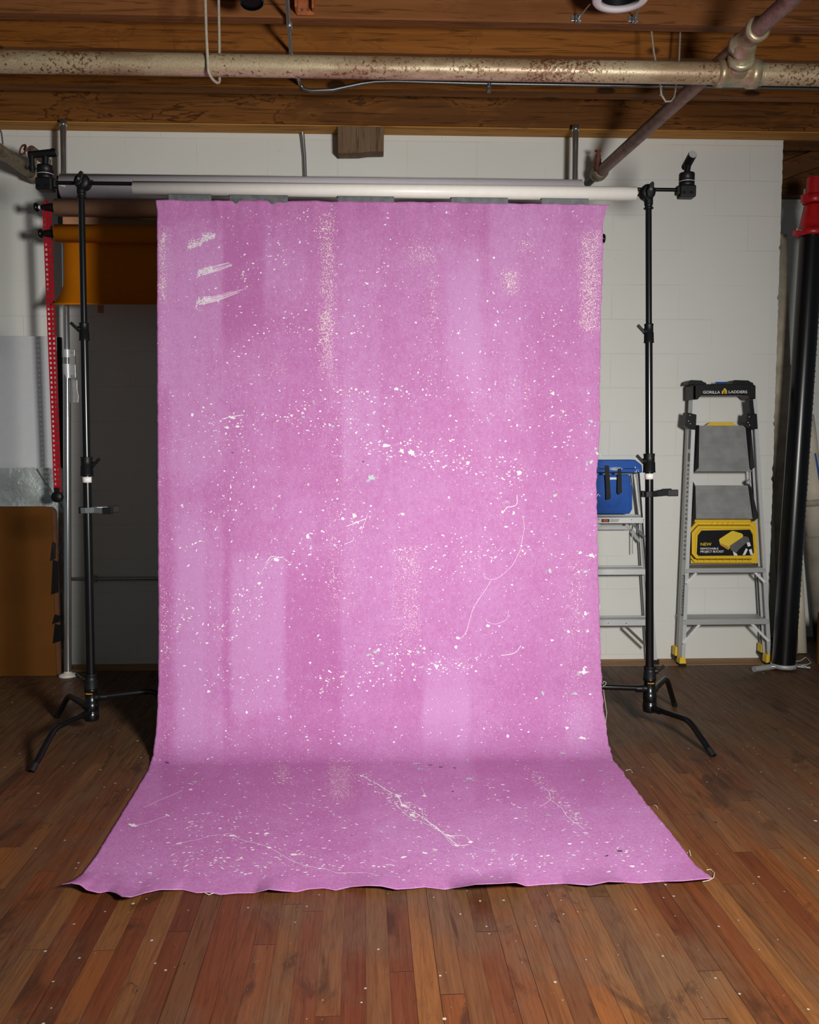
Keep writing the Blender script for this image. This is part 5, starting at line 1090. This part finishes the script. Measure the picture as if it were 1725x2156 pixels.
# clamp at its base
q = b0+Vector((0, 0, .0))
t = thing('pipe_clamp', 'dull grey clamp with long handle lying round the foot of the black pipe', 'clamp', q)
part('band', MB().lathe(q+Vector((0,0,.012)), (0,0,1), [(0, .064), (0, .070), (.024, .070), (.024, .064), (0, .064)], 36), M['alu_dull'], t)
e0 = P(1588, 1409, Z=.022)
part('handle', MB().cyl(e0, (q.x-.066, q.y-.02, .022), .016, n=20), M['alu_dull'], t)
e1 = P(1706, 1406, Z=.016); part('rod', MB().cyl((q.x+.068, q.y-.02, .02), e1, .009, n=14), M['galv'], t)
for s in (-1, 1): part('bolt', MB().cyl((q.x+s*.09-.01, q.y-.035, .030), (q.x+s*.09+.02, q.y-.045, .026), .0055, n=10), M['chrome'], t)
q2 = [P(1674, 1393, Z=.01), P(1686, 1391, Z=.012), P(1697, 1384, Z=.02), P(1702, 1388, Z=.015), P(1708, 1396, Z=.008), P(1700, 1399, Z=.006), P(1674, 1401, Z=.006)]
solo('bent_wire', MB().path(q2, .003, 8), M['alu'], 'thin bent wire clip on the floor right of the black pipe', 'wire')
# cardboard tubes behind the wall end
def leaner(name, label, pa, pb, ya, yb, r, mat, cat='tube', r2=None):
    b = P(pb[0], pb[1], Y=yb); a = P(pa[0], pa[1], Y=ya); b.z = max(b.z, .002)
    mb = MB().pipe(b, a, r, r*.86, 36) if r2 is None else MB().lathe(b, a-b, [(0, 0), (0, r), ((a-b).length*.5, (r+r2)/2*1.02), ((a-b).length, r2), ((a-b).length, 0)], 36)
    return solo(name, mb, mat, label, cat)
leaner('cardboard_tube', 'dusty tan cardboard tube leaning just behind the broken wall end', (1635, 498), (1660, 1380), 5.32, 5.30, .058, M['cardboard'])
leaner('cardboard_tube', 'darker brown cardboard tube between the tan tube and the black pipe', (1648, 770), (1674, 1362), 5.62, 5.60, .05, M['cardboard_dark'])
# cream roll right behind black pipe
leaner('canvas_roll', 'cream canvas roll with flared foot behind the black pipe', (1676, 1150), (1681, 1374), 5.40, 5.30, .050, M['creamcloth'], 'roll', .032)
b = P(1735, 1349, Z=0); b.z = .003; b.y = min(b.y, 5.66); a = P(1697, 872, Y=b.y+.01); a1 = a-b
t = thing('wrapped_roll', 'tall wrapped roll with cream plastic top and blue strip at the right edge', 'roll', b)
part('lower_wrap', MB().lathe(b, a1, [(0, 0), (0, .060), (a1.length*.45, .064), (a1.length*.47, .060), (a1.length*.47, 0)], 30), M['greycloth'], t, label='grey brown lower wrapping')
part('upper_wrap', MB().lathe(b+a1*.465, a1, [(0, 0), (0, .060), (a1.length*.2, .064), (a1.length*.42, .056), (a1.length*.53, .048), (a1.length*.53, 0)], 30), M['creamcloth'], t, label='cream plastic upper wrapping')
part('tape_band', MB().lathe(b+a1*.60, a1, [(0, .061), (0, .0655), (.045, .0655), (.045, .061)], 30), M['cardboard'], t)
part('blue_strip', MB().path([b+a1*.83+Vector((.012, -.053, 0)), b+a1*.76+Vector((.022, -.056, 0)), b+a1*.66+Vector((.034, -.058, 0))], .007, 8), M['bluebright'], t, label='blue strip')
q = P(1722, 1400, Z=0); zt_ = P(1722, 1290, Y=q.y).z
solo('cardboard_sheet', MB().mm(q.x, q.x+.5, q.y, q.y+.02, .002, zt_), M['hardboard'], 'brown cardboard sheet barely showing at the lower right edge', 'cardboard')

# ------------------------------------------------------------------ light
ld = bpy.data.lights.new('softbox', 'AREA'); ld.shape = 'DISK'; ld.size = .5; ld.energy = 90; ld.color = (1.0, .975, .935); ld.spread = math.radians(128)
lo = bpy.data.objects.new('softbox', ld); col.objects.link(lo); lo.location = (1.16, .5, 1.55)
lo.rotation_euler = (Vector((-.18, 3.6, .68))-lo.location).to_track_quat('-Z', 'Y').to_euler()
w = bpy.data.worlds.new('world'); sc.world = w; w.use_nodes = True
bg = w.node_tree.nodes['Background']; bg.inputs[0].default_value = (.78, .93, 1.0, 1); bg.inputs[1].default_value = .080
vs_ = sc.view_settings; vs_.view_transform = 'Standard'; vs_.look = 'None'; vs_.exposure = 0; vs_.gamma = 1; vs_.use_curve_mapping = False
